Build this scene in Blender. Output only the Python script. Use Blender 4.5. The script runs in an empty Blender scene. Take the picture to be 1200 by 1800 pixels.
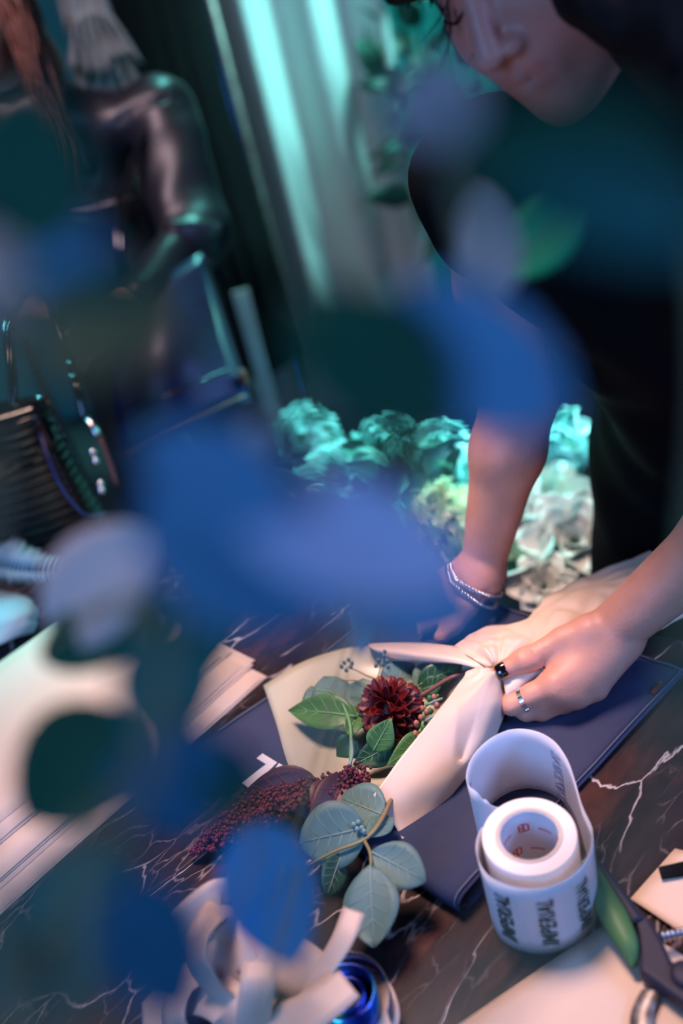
import bpy, math, random
import numpy as np
from mathutils import Vector, Matrix
random.seed(4); np.random.seed(4)
SC = bpy.context.scene
COL = SC.collection

# ------------------------------------------------------------------ camera
FPX = 1750.0
_n = np.array([700, 2700, 1750.0]); _n /= np.linalg.norm(_n)      # where "down" points, seen from the camera
_z = np.array([0, 0, 1.0])
_Y = _z - (_z @ _n) * _n; _Y /= np.linalg.norm(_Y)
_U = -_n; _X = np.cross(_Y, _U)
CAM = np.array([0, 0, 1.65])
TZ = 0.90                                                          # table top height
def cdir(v):
    v = np.array(v, float); return np.array([v @ _X, v @ _Y, v @ _U])
def pix(px, py, d):
    return CAM + cdir([(px - 600) / FPX, (py - 900) / FPX, 1.0]) * d
def on(px, py, z=TZ):
    r = cdir([(px - 600) / FPX, (py - 900) / FPX, 1.0]); return CAM + r * ((z - CAM[2]) / r[2])
def ony(px, py, Y):
    r = cdir([(px - 600) / FPX, (py - 900) / FPX, 1.0]); return CAM + r * ((Y - CAM[1]) / r[1])
cam_d = bpy.data.cameras.new('camera'); cam = bpy.data.objects.new('camera', cam_d); COL.objects.link(cam)
R_, D_, Fw = cdir([1, 0, 0]), cdir([0, 1, 0]), cdir([0, 0, 1])
m = Matrix(((R_[0], -D_[0], -Fw[0], CAM[0]), (R_[1], -D_[1], -Fw[1], CAM[1]), (R_[2], -D_[2], -Fw[2], CAM[2]), (0, 0, 0, 1)))
cam.matrix_world = m
cam_d.sensor_fit = 'VERTICAL'; cam_d.sensor_height = 36; cam_d.sensor_width = 24
cam_d.lens = FPX / 1800 * 36; cam_d.clip_start = 0.02
cam_d.dof.use_dof = True; cam_d.dof.focus_distance = 0.94; cam_d.dof.aperture_fstop = 1.95
SC.camera = cam
SC.view_settings.view_transform = 'Standard'; SC.view_settings.look = 'None'
SC.view_settings.exposure = 0.0; SC.view_settings.gamma = 1.0; SC.view_settings.use_curve_mapping = False

# ------------------------------------------------------------------ world and lamps
w = bpy.data.worlds.new('world'); SC.world = w; w.use_nodes = True
w.node_tree.nodes['Background'].inputs[0].default_value = (0.05, 0.16, 0.26, 1)
w.node_tree.nodes['Background'].inputs[1].default_value = 0.22
def area(name, loc, target, size, power, col, spread=180):
    l = bpy.data.lights.new(name, 'AREA'); l.shape = 'DISK'; l.spread = math.radians(spread); l.size = size; l.energy = power; l.color = col
    o = bpy.data.objects.new(name, l); COL.objects.link(o); o.location = loc
    o.rotation_euler = (Vector(target) - Vector(loc)).to_track_quat('-Z', 'Y').to_euler()
    return o
area('ceiling_spot_light', (-0.12, 1.10, 2.75), (0.05, 0.83, 0.9), 0.6, 5.6, (1.0, 0.63, 0.53), 46)
area('blue_window_light', (-1.4, -0.9, 2.1), (0.0, 0.8, 1.0), 1.2, 18, (0.19, 0.43, 1.0), 120)
area('blue_side_light', (1.5, -0.2, 2.0), (0.1, 0.6, 0.95), 0.8, 8.0, (0.24, 0.42, 1.0), 100)
area('teal_flower_light', (0.25, 2.65, 2.35), (0.22, 1.62, 0.72), 0.35, 8, (0.20, 0.95, 0.90), 30)
area('teal_side_light', (1.35, 2.05, 1.55), (0.22, 1.60, 0.72), 0.35, 9, (0.24, 0.95, 0.92), 34)
area('teal_left_light', (-1.4, 2.3, 2.2), (-0.56, 1.34, 0.92), 0.3, 2.0, (0.16, 0.85, 1.0), 20)
area('teal_wall_light', (1.5, 2.6, 1.8), (0.62, 3.6, 1.0), 0.5, 2.0, (0.10, 0.92, 0.86), 46)
area('curtain_light', (1.0, 2.62, 2.75), (0.20, 3.2, 1.1), 0.3, 7.0, (0.30, 0.92, 0.88), 40)
area('curtain_fill_light', (0.1, 2.3, 2.8), (0.15, 3.2, 1.2), 0.5, 2.2, (0.72, 0.78, 0.92), 80)  # added fill to brighten the curtain, not a known ceiling lamp
area('jacket_fill_light', (-0.75, 1.30, 2.8), (-0.25, 2.10, 1.15), 0.5, 2.0, (1.0, 0.70, 0.78), 44)  # added pink fill for the leather jacket, not a known shop lamp

# ------------------------------------------------------------------ helpers
def thing(name, label, cat, loc=(0, 0, 0), group=None, kind=None):
    o = bpy.data.objects.new(name, None); COL.objects.link(o); o.empty_display_size = 0.05
    o.location = tuple(float(c) for c in loc); o['label'] = label; o['category'] = cat
    if group: o['group'] = group
    if kind: o['kind'] = kind
    return o
def org(o):
    v = np.zeros(3)
    while o is not None:
        v += np.array(o.location[:]); o = o.parent
    return v
def obj(name, verts, faces, mt, parent=None, smooth=True, base=None):
    """one mesh object; verts in world space; origin at parent's origin, or at base for a top-level mesh"""
    verts = np.asarray(verts, float)
    o0 = org(parent) if parent else (np.array(base) if base is not None else np.array([0., 0, 0]))
    me = bpy.data.meshes.new(name)
    me.from_pydata((verts - o0).tolist(), [], [tuple(int(i) for i in f) for f in faces] if not isinstance(faces, np.ndarray) else faces.tolist())
    me.materials.append(mt)
    if smooth: me.polygons.foreach_set('use_smooth', [True] * len(me.polygons))
    me.update()
    o = bpy.data.objects.new(name, me); COL.objects.link(o)
    if parent: o.parent = parent
    elif base is not None: o.location = tuple(base)
    return o
def tag(o, label, cat, group=None, kind=None):
    o['label'] = label; o['category'] = cat
    if group: o['group'] = group
    if kind: o['kind'] = kind
    return o
def struct(o, label=None, cat=None):
    o['kind'] = 'structure'
    if label: o['label'] = label
    if cat: o['category'] = cat
    return o
def nrm(v):
    v = np.asarray(v, float); return v / (np.linalg.norm(v) + 1e-12)
def join(*parts):
    V, F, k = [], [], 0
    for v, f in parts:
        V.append(np.asarray(v, float)); F += [tuple(i + k for i in q) for q in f]; k += len(v)
    return np.vstack(V), F
def crom(P, n):
    P = np.asarray(P, float); L = len(P)
    if L == 2: return np.array([P[0] + (P[1] - P[0]) * t for t in np.linspace(0, 1, n)])
    Q = np.vstack([2 * P[0] - P[1], P, 2 * P[-1] - P[-2]]); out = []
    for s in np.linspace(0, L - 1 - 1e-9, n):
        i = int(s); t = s - i; a, b, c, d = Q[i], Q[i + 1], Q[i + 2], Q[i + 3]
        out.append(0.5 * (2 * b + (c - a) * t + (2 * a - 5 * b + 4 * c - d) * t * t + (3 * b - a - 3 * c + d) * t ** 3))
    return np.array(out)
def tube(P, r, seg=8, n=None, flat=1.0, up=None):
    P = crom(P, n) if n else np.asarray(P, float)
    N = len(P)
    r = np.interp(np.linspace(0, 1, N), np.linspace(0, 1, len(r)), r) if hasattr(r, '__len__') else np.full(N, r)
    T = np.gradient(P, axis=0); V, F = [], []
    t0 = nrm(T[0]); u = np.cross(t0, [0, 0, 1] if up is None else up)
    if np.linalg.norm(u) < 1e-3: u = np.cross(t0, [1, 0, 0])
    u = nrm(u)
    for i in range(N):
        t = nrm(T[i]); u = nrm(u - (u @ t) * t); b = np.cross(t, u)
        for k in range(seg):
            a = 2 * math.pi * k / seg
            V.append(P[i] + r[i] * (math.cos(a) * u + math.sin(a) * b * flat))
    for i in range(N - 1):
        for k in range(seg):
            k2 = (k + 1) % seg
            F.append((i * seg + k, i * seg + k2, (i + 1) * seg + k2, (i + 1) * seg + k))
    F.append(tuple(range(seg - 1, -1, -1))); F.append(tuple((N - 1) * seg + k for k in range(seg)))
    return np.array(V), F
def sheet(G, th=0.0004):
    """G: (nu, nv, 3) grid -> closed thin sheet with thickness"""
    G = np.asarray(G, float); nu, nv = G.shape[:2]
    du = np.gradient(G, axis=0); dv = np.gradient(G, axis=1)
    Nn = np.cross(du, dv); Nn /= (np.linalg.norm(Nn, axis=2, keepdims=True) + 1e-12)
    A = (G + Nn * th / 2).reshape(-1, 3); B = (G - Nn * th / 2).reshape(-1, 3); k = nu * nv; F = []
    for i in range(nu - 1):
        for j in range(nv - 1):
            a, b, c, d = i * nv + j, (i + 1) * nv + j, (i + 1) * nv + j + 1, i * nv + j + 1
            F.append((a, b, c, d)); F.append((k + d, k + c, k + b, k + a))
    rim = [i * nv for i in range(nu)] + [(nu - 1) * nv + j for j in range(1, nv)] + [i * nv + nv - 1 for i in range(nu - 2, -1, -1)] + [j for j in range(nv - 2, 0, -1)]
    for i in range(len(rim)):
        a, b = rim[i], rim[(i + 1) % len(rim)]; F.append((b, a, k + a, k + b))
    return np.vstack([A, B]), F
def patch(ctrl, nu, nv):
    """smooth grid through a small control grid of world points"""
    C = np.asarray(ctrl, float)
    rows = np.array([crom(C[i], nv) for i in range(C.shape[0])])
    return np.array([crom(rows[:, j], nu) for j in range(nv)]).transpose(1, 0, 2)
def pz(rows):                                             # control rows of (px, py, z) -> points standing in the room
    return [[on(*p) for p in r] for r in rows]
def box(c, s, rz=0.0):
    c = np.array(c, float); V = []
    for x in (-1, 1):
        for y in (-1, 1):
            for z in (-1, 1):
                V.append([x * s[0] / 2, y * s[1] / 2, z * s[2] / 2])
    V = np.array(V); R = np.array([[math.cos(rz), -math.sin(rz), 0], [math.sin(rz), math.cos(rz), 0], [0, 0, 1]])
    return V @ R.T + c, [(0, 1, 3, 2), (4, 6, 7, 5), (0, 4, 5, 1), (2, 3, 7, 6), (0, 2, 6, 4), (1, 5, 7, 3)]
def lathe(prof, c, seg=32, closed=False):
    V, F = [], []; n = len(prof)
    for i in range(seg):
        a = 2 * math.pi * i / seg
        for r, z in prof: V.append([c[0] + r * math.cos(a), c[1] + r * math.sin(a), c[2] + z])
    for i in range(seg):
        i2 = (i + 1) % seg
        for j in range(n if closed else n - 1):
            j2 = (j + 1) % n; F.append((i * n + j, i2 * n + j, i2 * n + j2, i * n + j2))
    return np.array(V), F
def ball(c, r, seg=8, rings=6, ax=None):
    V, F = [], []; r = np.array(r if hasattr(r, '__len__') else [r] * 3, float)
    A = np.eye(3) if ax is None else np.array(ax)
    V.append(np.array([0, 0, 1.0]))
    for i in range(1, rings):
        p = math.pi * i / rings
        for k in range(seg):
            a = 2 * math.pi * k / seg; V.append(np.array([math.sin(p) * math.cos(a), math.sin(p) * math.sin(a), math.cos(p)]))
    V.append(np.array([0, 0, -1.0])); N = len(V) - 1
    for k in range(seg): F.append((0, 1 + k, 1 + (k + 1) % seg))
    for i in range(rings - 2):
        for k in range(seg):
            a = 1 + i * seg + k; b = 1 + i * seg + (k + 1) % seg; F.append((a, a + seg, b + seg, b))
    for k in range(seg): F.append((N, 1 + (rings - 2) * seg + (k + 1) % seg, 1 + (rings - 2) * seg + k))
    return (np.array(V) * r) @ A + np.array(c), F

# ------------------------------------------------------------------ materials
MATS = {}
def mat(name, col, col2=None, rough=0.6, metal=0.0, scale=8.0, bump=0.0, bscale=60.0, sss=0.0, trans=0.0, sheen=0.0, coat=0.0, spec=0.5, alpha=1.0, transluc=0.0):
    if name in MATS: return MATS[name]
    mt = bpy.data.materials.new(name); mt.use_nodes = True; nt = mt.node_tree; b = nt.nodes['Principled BSDF']
    tc = nt.nodes.new('ShaderNodeTexCoord'); nz = nt.nodes.new('ShaderNodeTexNoise')
    nz.inputs['Scale'].default_value = scale; nz.inputs['Detail'].default_value = 4
    nt.links.new(tc.outputs['Object'], nz.inputs['Vector'])
    rp = nt.nodes.new('ShaderNodeValToRGB'); rp.color_ramp.elements[0].position = 0.32; rp.color_ramp.elements[1].position = 0.68
    c2 = col2 if col2 else tuple(min(1, c * 1.18) for c in col)
    rp.color_ramp.elements[0].color = (*col, 1); rp.color_ramp.elements[1].color = (*c2, 1)
    nt.links.new(nz.outputs['Fac'], rp.inputs['Fac']); nt.links.new(rp.outputs['Color'], b.inputs['Base Color'])
    b.inputs['Roughness'].default_value = rough; b.inputs['Metallic'].default_value = metal
    b.inputs['Specular IOR Level'].default_value = spec
    if sss: b.inputs['Subsurface Weight'].default_value = sss; b.inputs['Subsurface Radius'].default_value = (0.012, 0.005, 0.003); b.inputs['Subsurface Scale'].default_value = 0.6
    if trans: b.inputs['Transmission Weight'].default_value = trans
    if sheen: b.inputs['Sheen Weight'].default_value = sheen
    if coat: b.inputs['Coat Weight'].default_value = coat; b.inputs['Coat Roughness'].default_value = 0.08
    if bump:
        n2 = nt.nodes.new('ShaderNodeTexNoise'); n2.inputs['Scale'].default_value = bscale; n2.inputs['Detail'].default_value = 5
        nt.links.new(tc.outputs['Object'], n2.inputs['Vector'])
        bp = nt.nodes.new('ShaderNodeBump'); bp.inputs['Strength'].default_value = bump; bp.inputs['Distance'].default_value = 0.004
        nt.links.new(n2.outputs['Fac'], bp.inputs['Height']); nt.links.new(bp.outputs['Normal'], b.inputs['Normal'])
    if transluc:
        tr = nt.nodes.new('ShaderNodeBsdfTranslucent'); nt.links.new(rp.outputs['Color'], tr.inputs['Color'])
        mx = nt.nodes.new('ShaderNodeMixShader'); mx.inputs[0].default_value = transluc
        nt.links.new(b.outputs[0], mx.inputs[1]); nt.links.new(tr.outputs[0], mx.inputs[2])
        nt.links.new(mx.outputs[0], nt.nodes['Material Output'].inputs['Surface'])
    MATS[name] = mt; return mt
def marble():
    mt = bpy.data.materials.new('marble'); mt.use_nodes = True; nt = mt.node_tree; b = nt.nodes['Principled BSDF']; L = nt.links.new
    def nd(t, **k):
        n = nt.nodes.new(t)
        for a, v in k.items():
            if a in n.inputs: n.inputs[a].default_value = v
            else: setattr(n, a, v)
        return n
    tc = nd('ShaderNodeTexCoord'); m_ = nd('ShaderNodeMapping'); m_.inputs['Rotation'].default_value = (0, 0, -0.66); mp = nd('ShaderNodeMapping'); mp.inputs['Scale'].default_value = (1, 3.0, 1)
    L(tc.outputs['Object'], m_.inputs['Vector']); L(m_.outputs[0], mp.inputs['Vector'])
    wz = nd('ShaderNodeTexNoise', Scale=5.0, Detail=5.0); L(mp.outputs[0], wz.inputs['Vector'])
    ad = nd('ShaderNodeVectorMath', operation='MULTIPLY_ADD'); ad.inputs[1].default_value = (0.15, 0.22, 0.2); L(wz.outputs['Color'], ad.inputs[0]); L(mp.outputs[0], ad.inputs[2])
    def vein(sc, w0, w1, nsc, lo, hi):
        v = nd('ShaderNodeTexVoronoi', feature='DISTANCE_TO_EDGE', Scale=sc); L(ad.outputs[0], v.inputs['Vector'])
        r = nd('ShaderNodeValToRGB'); r.color_ramp.elements[0].position = w0; r.color_ramp.elements[0].color = (1, 1, 1, 1); r.color_ramp.elements[1].position = w1; r.color_ramp.elements[1].color = (0, 0, 0, 1)
        L(v.outputs['Distance'], r.inputs[0])
        n = nd('ShaderNodeTexNoise', Scale=nsc, Detail=3.0); L(tc.outputs['Object'], n.inputs['Vector'])
        q = nd('ShaderNodeMapRange'); q.inputs[1].default_value = lo; q.inputs[2].default_value = hi; L(n.outputs['Fac'], q.inputs[0])
        mu = nd('ShaderNodeMath', operation='MULTIPLY'); L(r.outputs[0], mu.inputs[0]); L(q.outputs[0], mu.inputs[1]); return mu
    a = vein(6.0, 0.002, 0.017, 10, 0.40, 0.56); c = vein(15, 0.003, 0.028, 13, 0.42, 0.66)
    n = nd('ShaderNodeTexNoise', Scale=7.0, Detail=9.0, Roughness=0.65); L(ad.outputs[0], n.inputs['Vector'])
    rp = nd('ShaderNodeValToRGB'); e = rp.color_ramp.elements
    e[0].position = 0.34; e[0].color = (0.013, 0.010, 0.012, 1); e[1].position = 0.70; e[1].color = (0.042, 0.031, 0.035, 1)
    L(n.outputs['Fac'], rp.inputs[0])
    br = nd('ShaderNodeTexNoise', Scale=3.2, Detail=6.0, Roughness=0.7); L(ad.outputs[0], br.inputs['Vector'])
    rr = nd('ShaderNodeMapRange'); rr.inputs[1].default_value = 0.57; rr.inputs[2].default_value = 0.68; rr.inputs[4].default_value = 0.75; L(br.outputs['Fac'], rr.inputs[0])
    m0 = nd('ShaderNodeMixRGB'); m0.inputs[2].default_value = (0.085, 0.034, 0.027, 1); L(rr.outputs[0], m0.inputs[0]); L(rp.outputs[0], m0.inputs[1])
    m1 = nd('ShaderNodeMixRGB'); m1.inputs[2].default_value = (0.21, 0.175, 0.18, 1); L(c.outputs[0], m1.inputs[0]); L(m0.outputs[0], m1.inputs[1])
    m2 = nd('ShaderNodeMixRGB'); m2.inputs[2].default_value = (0.55, 0.51, 0.52, 1); L(a.outputs[0], m2.inputs[0]); L(m1.outputs[0], m2.inputs[1])
    L(m2.outputs[0], b.inputs['Base Color']); b.inputs['Roughness'].default_value = 0.18; b.inputs['Specular IOR Level'].default_value = 0.2
    return mt
M_marble = marble()
M_paper = mat('cream_paper', (0.76, 0.60, 0.48), (0.82, 0.66, 0.54), rough=0.42, scale=5, bump=0.05, bscale=25, transluc=0.18)
M_paper2 = mat('folded_cream_paper', (0.78, 0.60, 0.46), (0.83, 0.66, 0.52), rough=0.6, scale=4, bump=0.04, bscale=20, transluc=.15)
M_tissue = mat('glossy_backing_paper', (0.44, 0.47, 0.42), (0.52, 0.50, 0.38), rough=0.25, scale=6, transluc=0.2)
M_cloth = mat('slate_blue_cloth', (0.022, 0.034, 0.085), (0.040, 0.050, 0.105), rough=0.8, scale=11, bump=0.12, bscale=220, spec=0.2)
M_seam = mat('cloth_seam', (0.07, 0.085, 0.14), rough=0.8, bump=0.3, bscale=400)
M_print = mat('grey_print', (0.55, 0.56, 0.60), rough=0.6)
M_label = mat('label_white', (0.80, 0.80, 0.86), (0.84, 0.84, 0.88), rough=0.35, scale=3, transluc=0.15)
M_rolltop = mat('label_roll_edge', (0.86, 0.80, 0.76), (0.88, 0.83, 0.79), rough=0.6)
M_core = mat('cardboard_core', (0.55, 0.46, 0.40), rough=0.8)
M_corein = mat('core_lining', (0.62, 0.63, 0.68), rough=0.6)
M_ink = mat('black_ink', (0.012, 0.012, 0.016), rough=0.5)
M_inkin = mat('grey_ink', (0.34, 0.36, 0.46), rough=0.5)
M_redink = mat('red_ink', (0.62, 0.04, 0.04), rough=0.6)
def skin(name, c1, c2, red):
    mt = mat(name, c1, c2, rough=0.5, scale=45, bump=0.10, bscale=230, sss=0.18); nt = mt.node_tree; b = nt.nodes['Principled BSDF']
    src = b.inputs['Base Color'].links[0].from_socket
    at = nt.nodes.new('ShaderNodeAttribute'); at.attribute_name = 'tint'
    mx = nt.nodes.new('ShaderNodeMixRGB'); mx.inputs[2].default_value = (*red, 1); nt.links.new(at.outputs['Fac'], mx.inputs[0]); nt.links.new(src, mx.inputs[1]); nt.links.new(mx.outputs[0], b.inputs['Base Color'])
    return mt
def tint(o, spots):
    co = np.empty(len(o.data.vertices) * 3); o.data.vertices.foreach_get('co', co); co = co.reshape(-1, 3) + org(o); tv = np.zeros(len(co))
    for a, b_, r, k in spots:
        a, b_ = np.array(a), np.array(b_); ab = b_ - a; t = np.clip((co - a) @ ab / (ab @ ab + 1e-9), 0, 1); d = np.linalg.norm(co - a - t[:, None] * ab, axis=1)
        tv = np.maximum(tv, k * np.clip(1.6 * (1 - d / r), 0, 1))
    at = o.data.attributes.new('tint', 'FLOAT', 'POINT'); at.data.foreach_set('value', tv.astype(np.float32))
M_skin = skin('skin', (0.56, 0.27, 0.19), (0.62, 0.31, 0.225), (0.50, 0.13, 0.10))
M_skin2 = mat('skin_warm', (0.40, 0.18, 0.12), (0.45, 0.21, 0.14), rough=0.5, scale=20, sss=0.15)
M_black = mat('black_dress', (0.0015, 0.002, 0.003), (0.003, 0.004, 0.006), rough=0.75, scale=12, bump=0.3, bscale=14, spec=0.04)
M_hair = mat('dark_brown_hair', (0.006, 0.0035, 0.003), (0.014, 0.008, 0.006), rough=0.7, scale=60, spec=.12)
M_hair2 = mat('auburn_hair', (0.10, 0.032, 0.018), (0.17, 0.06, 0.032), rough=0.42, scale=50)
M_nail = mat('black_nail_polish', (0.004, 0.003, 0.006), rough=0.06, coat=1.0)
M_silver = mat('silver', (0.72, 0.72, 0.76), rough=0.2, metal=1.0)
M_steel = mat('worn_steel', (0.42, 0.40, 0.38), (0.14, 0.10, 0.08), rough=0.5, metal=.7, scale=90)
M_leather = mat('black_leather', (0.010, 0.009, 0.012), (0.015, 0.013, 0.018), rough=0.42, scale=20, bump=0.15, bscale=14)
M_navy = mat('navy_leather', (0.002, 0.003, 0.012), (0.004, 0.008, 0.075), rough=0.38, scale=9, bump=0.25, bscale=16)
M_bag = mat('black_patent', (0.006, 0.007, 0.008), rough=0.12, coat=0.6, bump=0.15, bscale=40)
M_pipe = mat('brown_piping', (0.12, 0.035, 0.025), rough=0.4)
M_trous = mat('dark_trousers', (0.006, 0.010, 0.014), rough=0.8, bump=0.2, bscale=20)
M_coat = mat('black_hanging_cloth', (0.003, 0.004, 0.005), (0.005, 0.008, 0.009), rough=0.8, scale=6, spec=0.2)
M_lace = mat('white_lace', (0.62, 0.64, 0.62), rough=0.8, bump=0.4, bscale=70, transluc=0.2)
M_curt = mat('pale_curtain', (0.52, 0.58, 0.58), (0.56, 0.62, 0.61), rough=0.42, scale=3, transluc=0.15, sheen=0.2)
M_bluelit = mat('blue_lit_frame', (0.02, 0.12, 0.42), rough=0.35)  # blue light on a door frame edge, put into the colour
M_litgap = mat('lit_gap_pale', (0.62, 0.82, 0.76), rough=0.6)  # brightness of the lit gap, put into the colour
M_wall = mat('teal_plaster', (0.05, 0.30, 0.31), (0.07, 0.35, 0.36), rough=0.85, scale=2, bump=0.1, bscale=30)
M_ceil = mat('grey_ceiling', (0.20, 0.24, 0.25), rough=0.9)
M_floor = mat('dark_floor', (0.035, 0.05, 0.055), (0.05, 0.065, 0.07), rough=0.5, scale=3)
M_wood = mat('dark_table_frame', (0.03, 0.026, 0.026), rough=0.5)
M_zinc = mat('zinc_bucket', (0.36, 0.46, 0.46), (0.42, 0.50, 0.50), rough=0.5, metal=0.2, scale=7)
M_dahlia = mat('dark_red_petal', (0.050, 0.0015, 0.003), (0.16, 0.003, 0.006), rough=0.45, scale=70, transluc=0.12)
M_amar = mat('burgundy_plume', (0.10, 0.012, 0.030), (0.16, 0.02, 0.045), rough=0.75, scale=60)
M_burg = mat('burgundy_leaf', (0.045, 0.008, 0.018), (0.08, 0.013, 0.028), rough=0.5, scale=30)
M_leafg = mat('fresh_green_leaf', (0.055, 0.17, 0.045), (0.09, 0.24, 0.07), rough=0.4, scale=30, bump=0.15, bscale=70, transluc=0.2)
M_leafd = mat('dark_green_leaf', (0.02, 0.085, 0.05), (0.035, 0.12, 0.07), rough=0.4, scale=30, bump=0.15, bscale=70, transluc=0.15)
M_euc = mat('eucalyptus_leaf', (0.075, 0.175, 0.175), (0.11, 0.22, 0.215), rough=0.55, scale=24, bump=0.08, bscale=60, transluc=0.15)
M_eucv = mat('leaf_vein', (0.15, 0.26, 0.245), rough=0.6)
M_gveinn = mat('green_vein', (0.12, 0.28, 0.10), rough=0.6)
M_stem = mat('green_brown_stem', (0.22, 0.15, 0.08), (0.20, 0.22, 0.10), rough=0.6, scale=40)
M_stemp = mat('purple_stem', (0.14, 0.06, 0.06), rough=0.5)
M_bud = mat('pink_bud', (0.36, 0.11, 0.10), (0.42, 0.20, 0.14), rough=0.45, scale=80)
M_green = mat('green_rubber_grip', (0.055, 0.16, 0.05), (0.07, 0.19, 0.06), rough=0.55, bump=0.05, bscale=200)
M_navyp = mat('navy_plastic', (0.008, 0.010, 0.030), (0.010, 0.014, 0.038), rough=0.6)
M_clip = mat('black_ribbon', (0.003, 0.003, 0.004), rough=0.8, spec=.1)
M_ribbon = mat('cream_ribbon', (0.62, 0.48, 0.40), (0.70, 0.56, 0.47), rough=0.45, scale=6, transluc=0.2)
M_red = mat('red_lacquer', (0.16, 0.02, 0.025), rough=0.35)
M_gold = mat('gold_edge', (0.62, 0.42, 0.2), rough=0.35, metal=0.7)
M_white = mat('white_petal', (0.70, 0.76, 0.74), (0.80, 0.84, 0.82), rough=0.6, scale=20, transluc=0.25)
M_hyd = mat('pale_green_floret', (0.40, 0.55, 0.25), (0.80, 0.80, 0.58), rough=0.6, scale=14, transluc=0.2)
M_hydb = mat('blue_green_floret', (0.10, 0.38, 0.38), (0.50, 0.70, 0.70), rough=0.6, scale=14, transluc=0.2)
M_fol = mat('teal_foliage', (0.02, 0.11, 0.075), (0.04, 0.17, 0.12), rough=0.4, scale=10, transluc=0.2)
M_feather = mat('cyan_lit_feather', (0.55, 0.78, 0.84), rough=0.7, transluc=0.25)  # white feather; the cyan light on it is mixed into the colour
M_tissueblue = mat('pale_blue_tissue', (0.30, 0.40, 0.46), rough=0.6, transluc=0.2)
# foreground leaves: several tints of the same eucalyptus
FG = {
    'dk': mat('deep_green_eucalyptus', (0.003, 0.050, 0.026), (0.004, 0.065, 0.034), rough=0.7, scale=20, transluc=0.12, spec=.2),
    'bl': mat('glaucous_blue_eucalyptus', (0.070, 0.21, 0.35), (0.085, 0.25, 0.40), rough=0.7, scale=20, transluc=0.12, spec=.2),
    'pe': mat('silver_blue_eucalyptus', (0.42, 0.42, 0.58), (0.46, 0.46, 0.62), rough=0.7, scale=20, transluc=0.12, spec=.2),
    'ma': mat('mauve_grey_eucalyptus', (0.60, 0.43, 0.38), (0.64, 0.47, 0.41), rough=0.7, scale=20, transluc=0.12, spec=.2),
    'ol': mat('olive_brown_leaf', (0.16, 0.13, 0.05), (0.20, 0.15, 0.06), rough=0.7, scale=20, transluc=0.12, spec=.2),
    'md': mat('dull_mauve_eucalyptus', (0.30, 0.25, 0.25), (0.34, 0.28, 0.28), rough=0.7, scale=20, transluc=0.12, spec=.2),
    'nb': mat('ink_blue_eucalyptus', (0.010, 0.085, 0.15), (0.014, 0.105, 0.18), rough=0.7, scale=20, transluc=0.12, spec=.2),
    'vb': mat('vivid_blue_eucalyptus', (0.010, 0.16, 0.36), (0.014, 0.19, 0.42), rough=0.7, scale=20, transluc=0.12, spec=.2),
    'gr': mat('clear_green_leaf', (0.02, 0.36, 0.13), (0.03, 0.42, 0.16), rough=0.7, scale=20, transluc=0.2, spec=.2),
    'te': mat('deep_teal_leaf', (0.005, 0.085, 0.075), (0.008, 0.11, 0.10), rough=0.7, scale=20, transluc=0.12, spec=.2),
}
def iridescent():
    mt = bpy.data.materials.new('iridescent_foil'); mt.use_nodes = True; nt = mt.node_tree; b = nt.nodes['Principled BSDF']; L = nt.links.new
    tc = nt.nodes.new('ShaderNodeTexCoord'); wv = nt.nodes.new('ShaderNodeTexWave'); wv.inputs['Scale'].default_value = 6; wv.inputs['Distortion'].default_value = 5
    L(tc.outputs['Object'], wv.inputs['Vector'])
    rp = nt.nodes.new('ShaderNodeValToRGB'); e = rp.color_ramp.elements
    e[0].color = (0.005, 0.02, 0.22, 1); e[1].color = (0.10, 0.75, 0.70, 1); e.new(0.45).color = (0.01, 0.12, 0.65, 1); e.new(0.7).color = (0.02, 0.30, 0.38, 1)
    L(wv.outputs['Fac'], rp.inputs[0]); L(rp.outputs[0], b.inputs['Base Color']); b.inputs['Roughness'].default_value = 0.18; b.inputs['Metallic'].default_value = 0.6
    return mt
M_irid = iridescent()

# ------------------------------------------------------------------ leaf builders
def leaf_grid(length, width, kind='round', curl=0.15, cup=0.12, nu=13, nv=7, seedv=0):
    rnd = random.Random(seedv); G = np.zeros((nu, nv, 3)); ph = rnd.uniform(0, 6)
    for i in range(nu):
        s = i / (nu - 1)
        if kind == 'round': wd = (max(0, math.sin(math.pi * min(1, (s * 0.985 + 0.015) ** 0.86))) ** 0.62)
        elif kind == 'pointed': wd = math.sin(math.pi * min(1, s * 0.99 + 0.01) ** 0.72) ** 0.95 * (1 - 0.15 * s)
        else: wd = math.sin(math.pi * (s * 0.98 + 0.01)) ** 0.8
        for j in range(nv):
            t = 2 * j / (nv - 1) - 1
            x = t * wd * width / 2
            zz = cup * width * 0.5 * (abs(t) ** 1.6) * wd - curl * length * (s - 0.4) ** 2 + 0.02 * width * math.sin(5 * s + ph + 2 * t)
            G[i, j] = (x, s * length, zz)
    return G
def frame(y, zhint):
    y = nrm(y); x = nrm(np.cross(y, zhint)); z = np.cross(x, y); return np.array([x, y, z])
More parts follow.
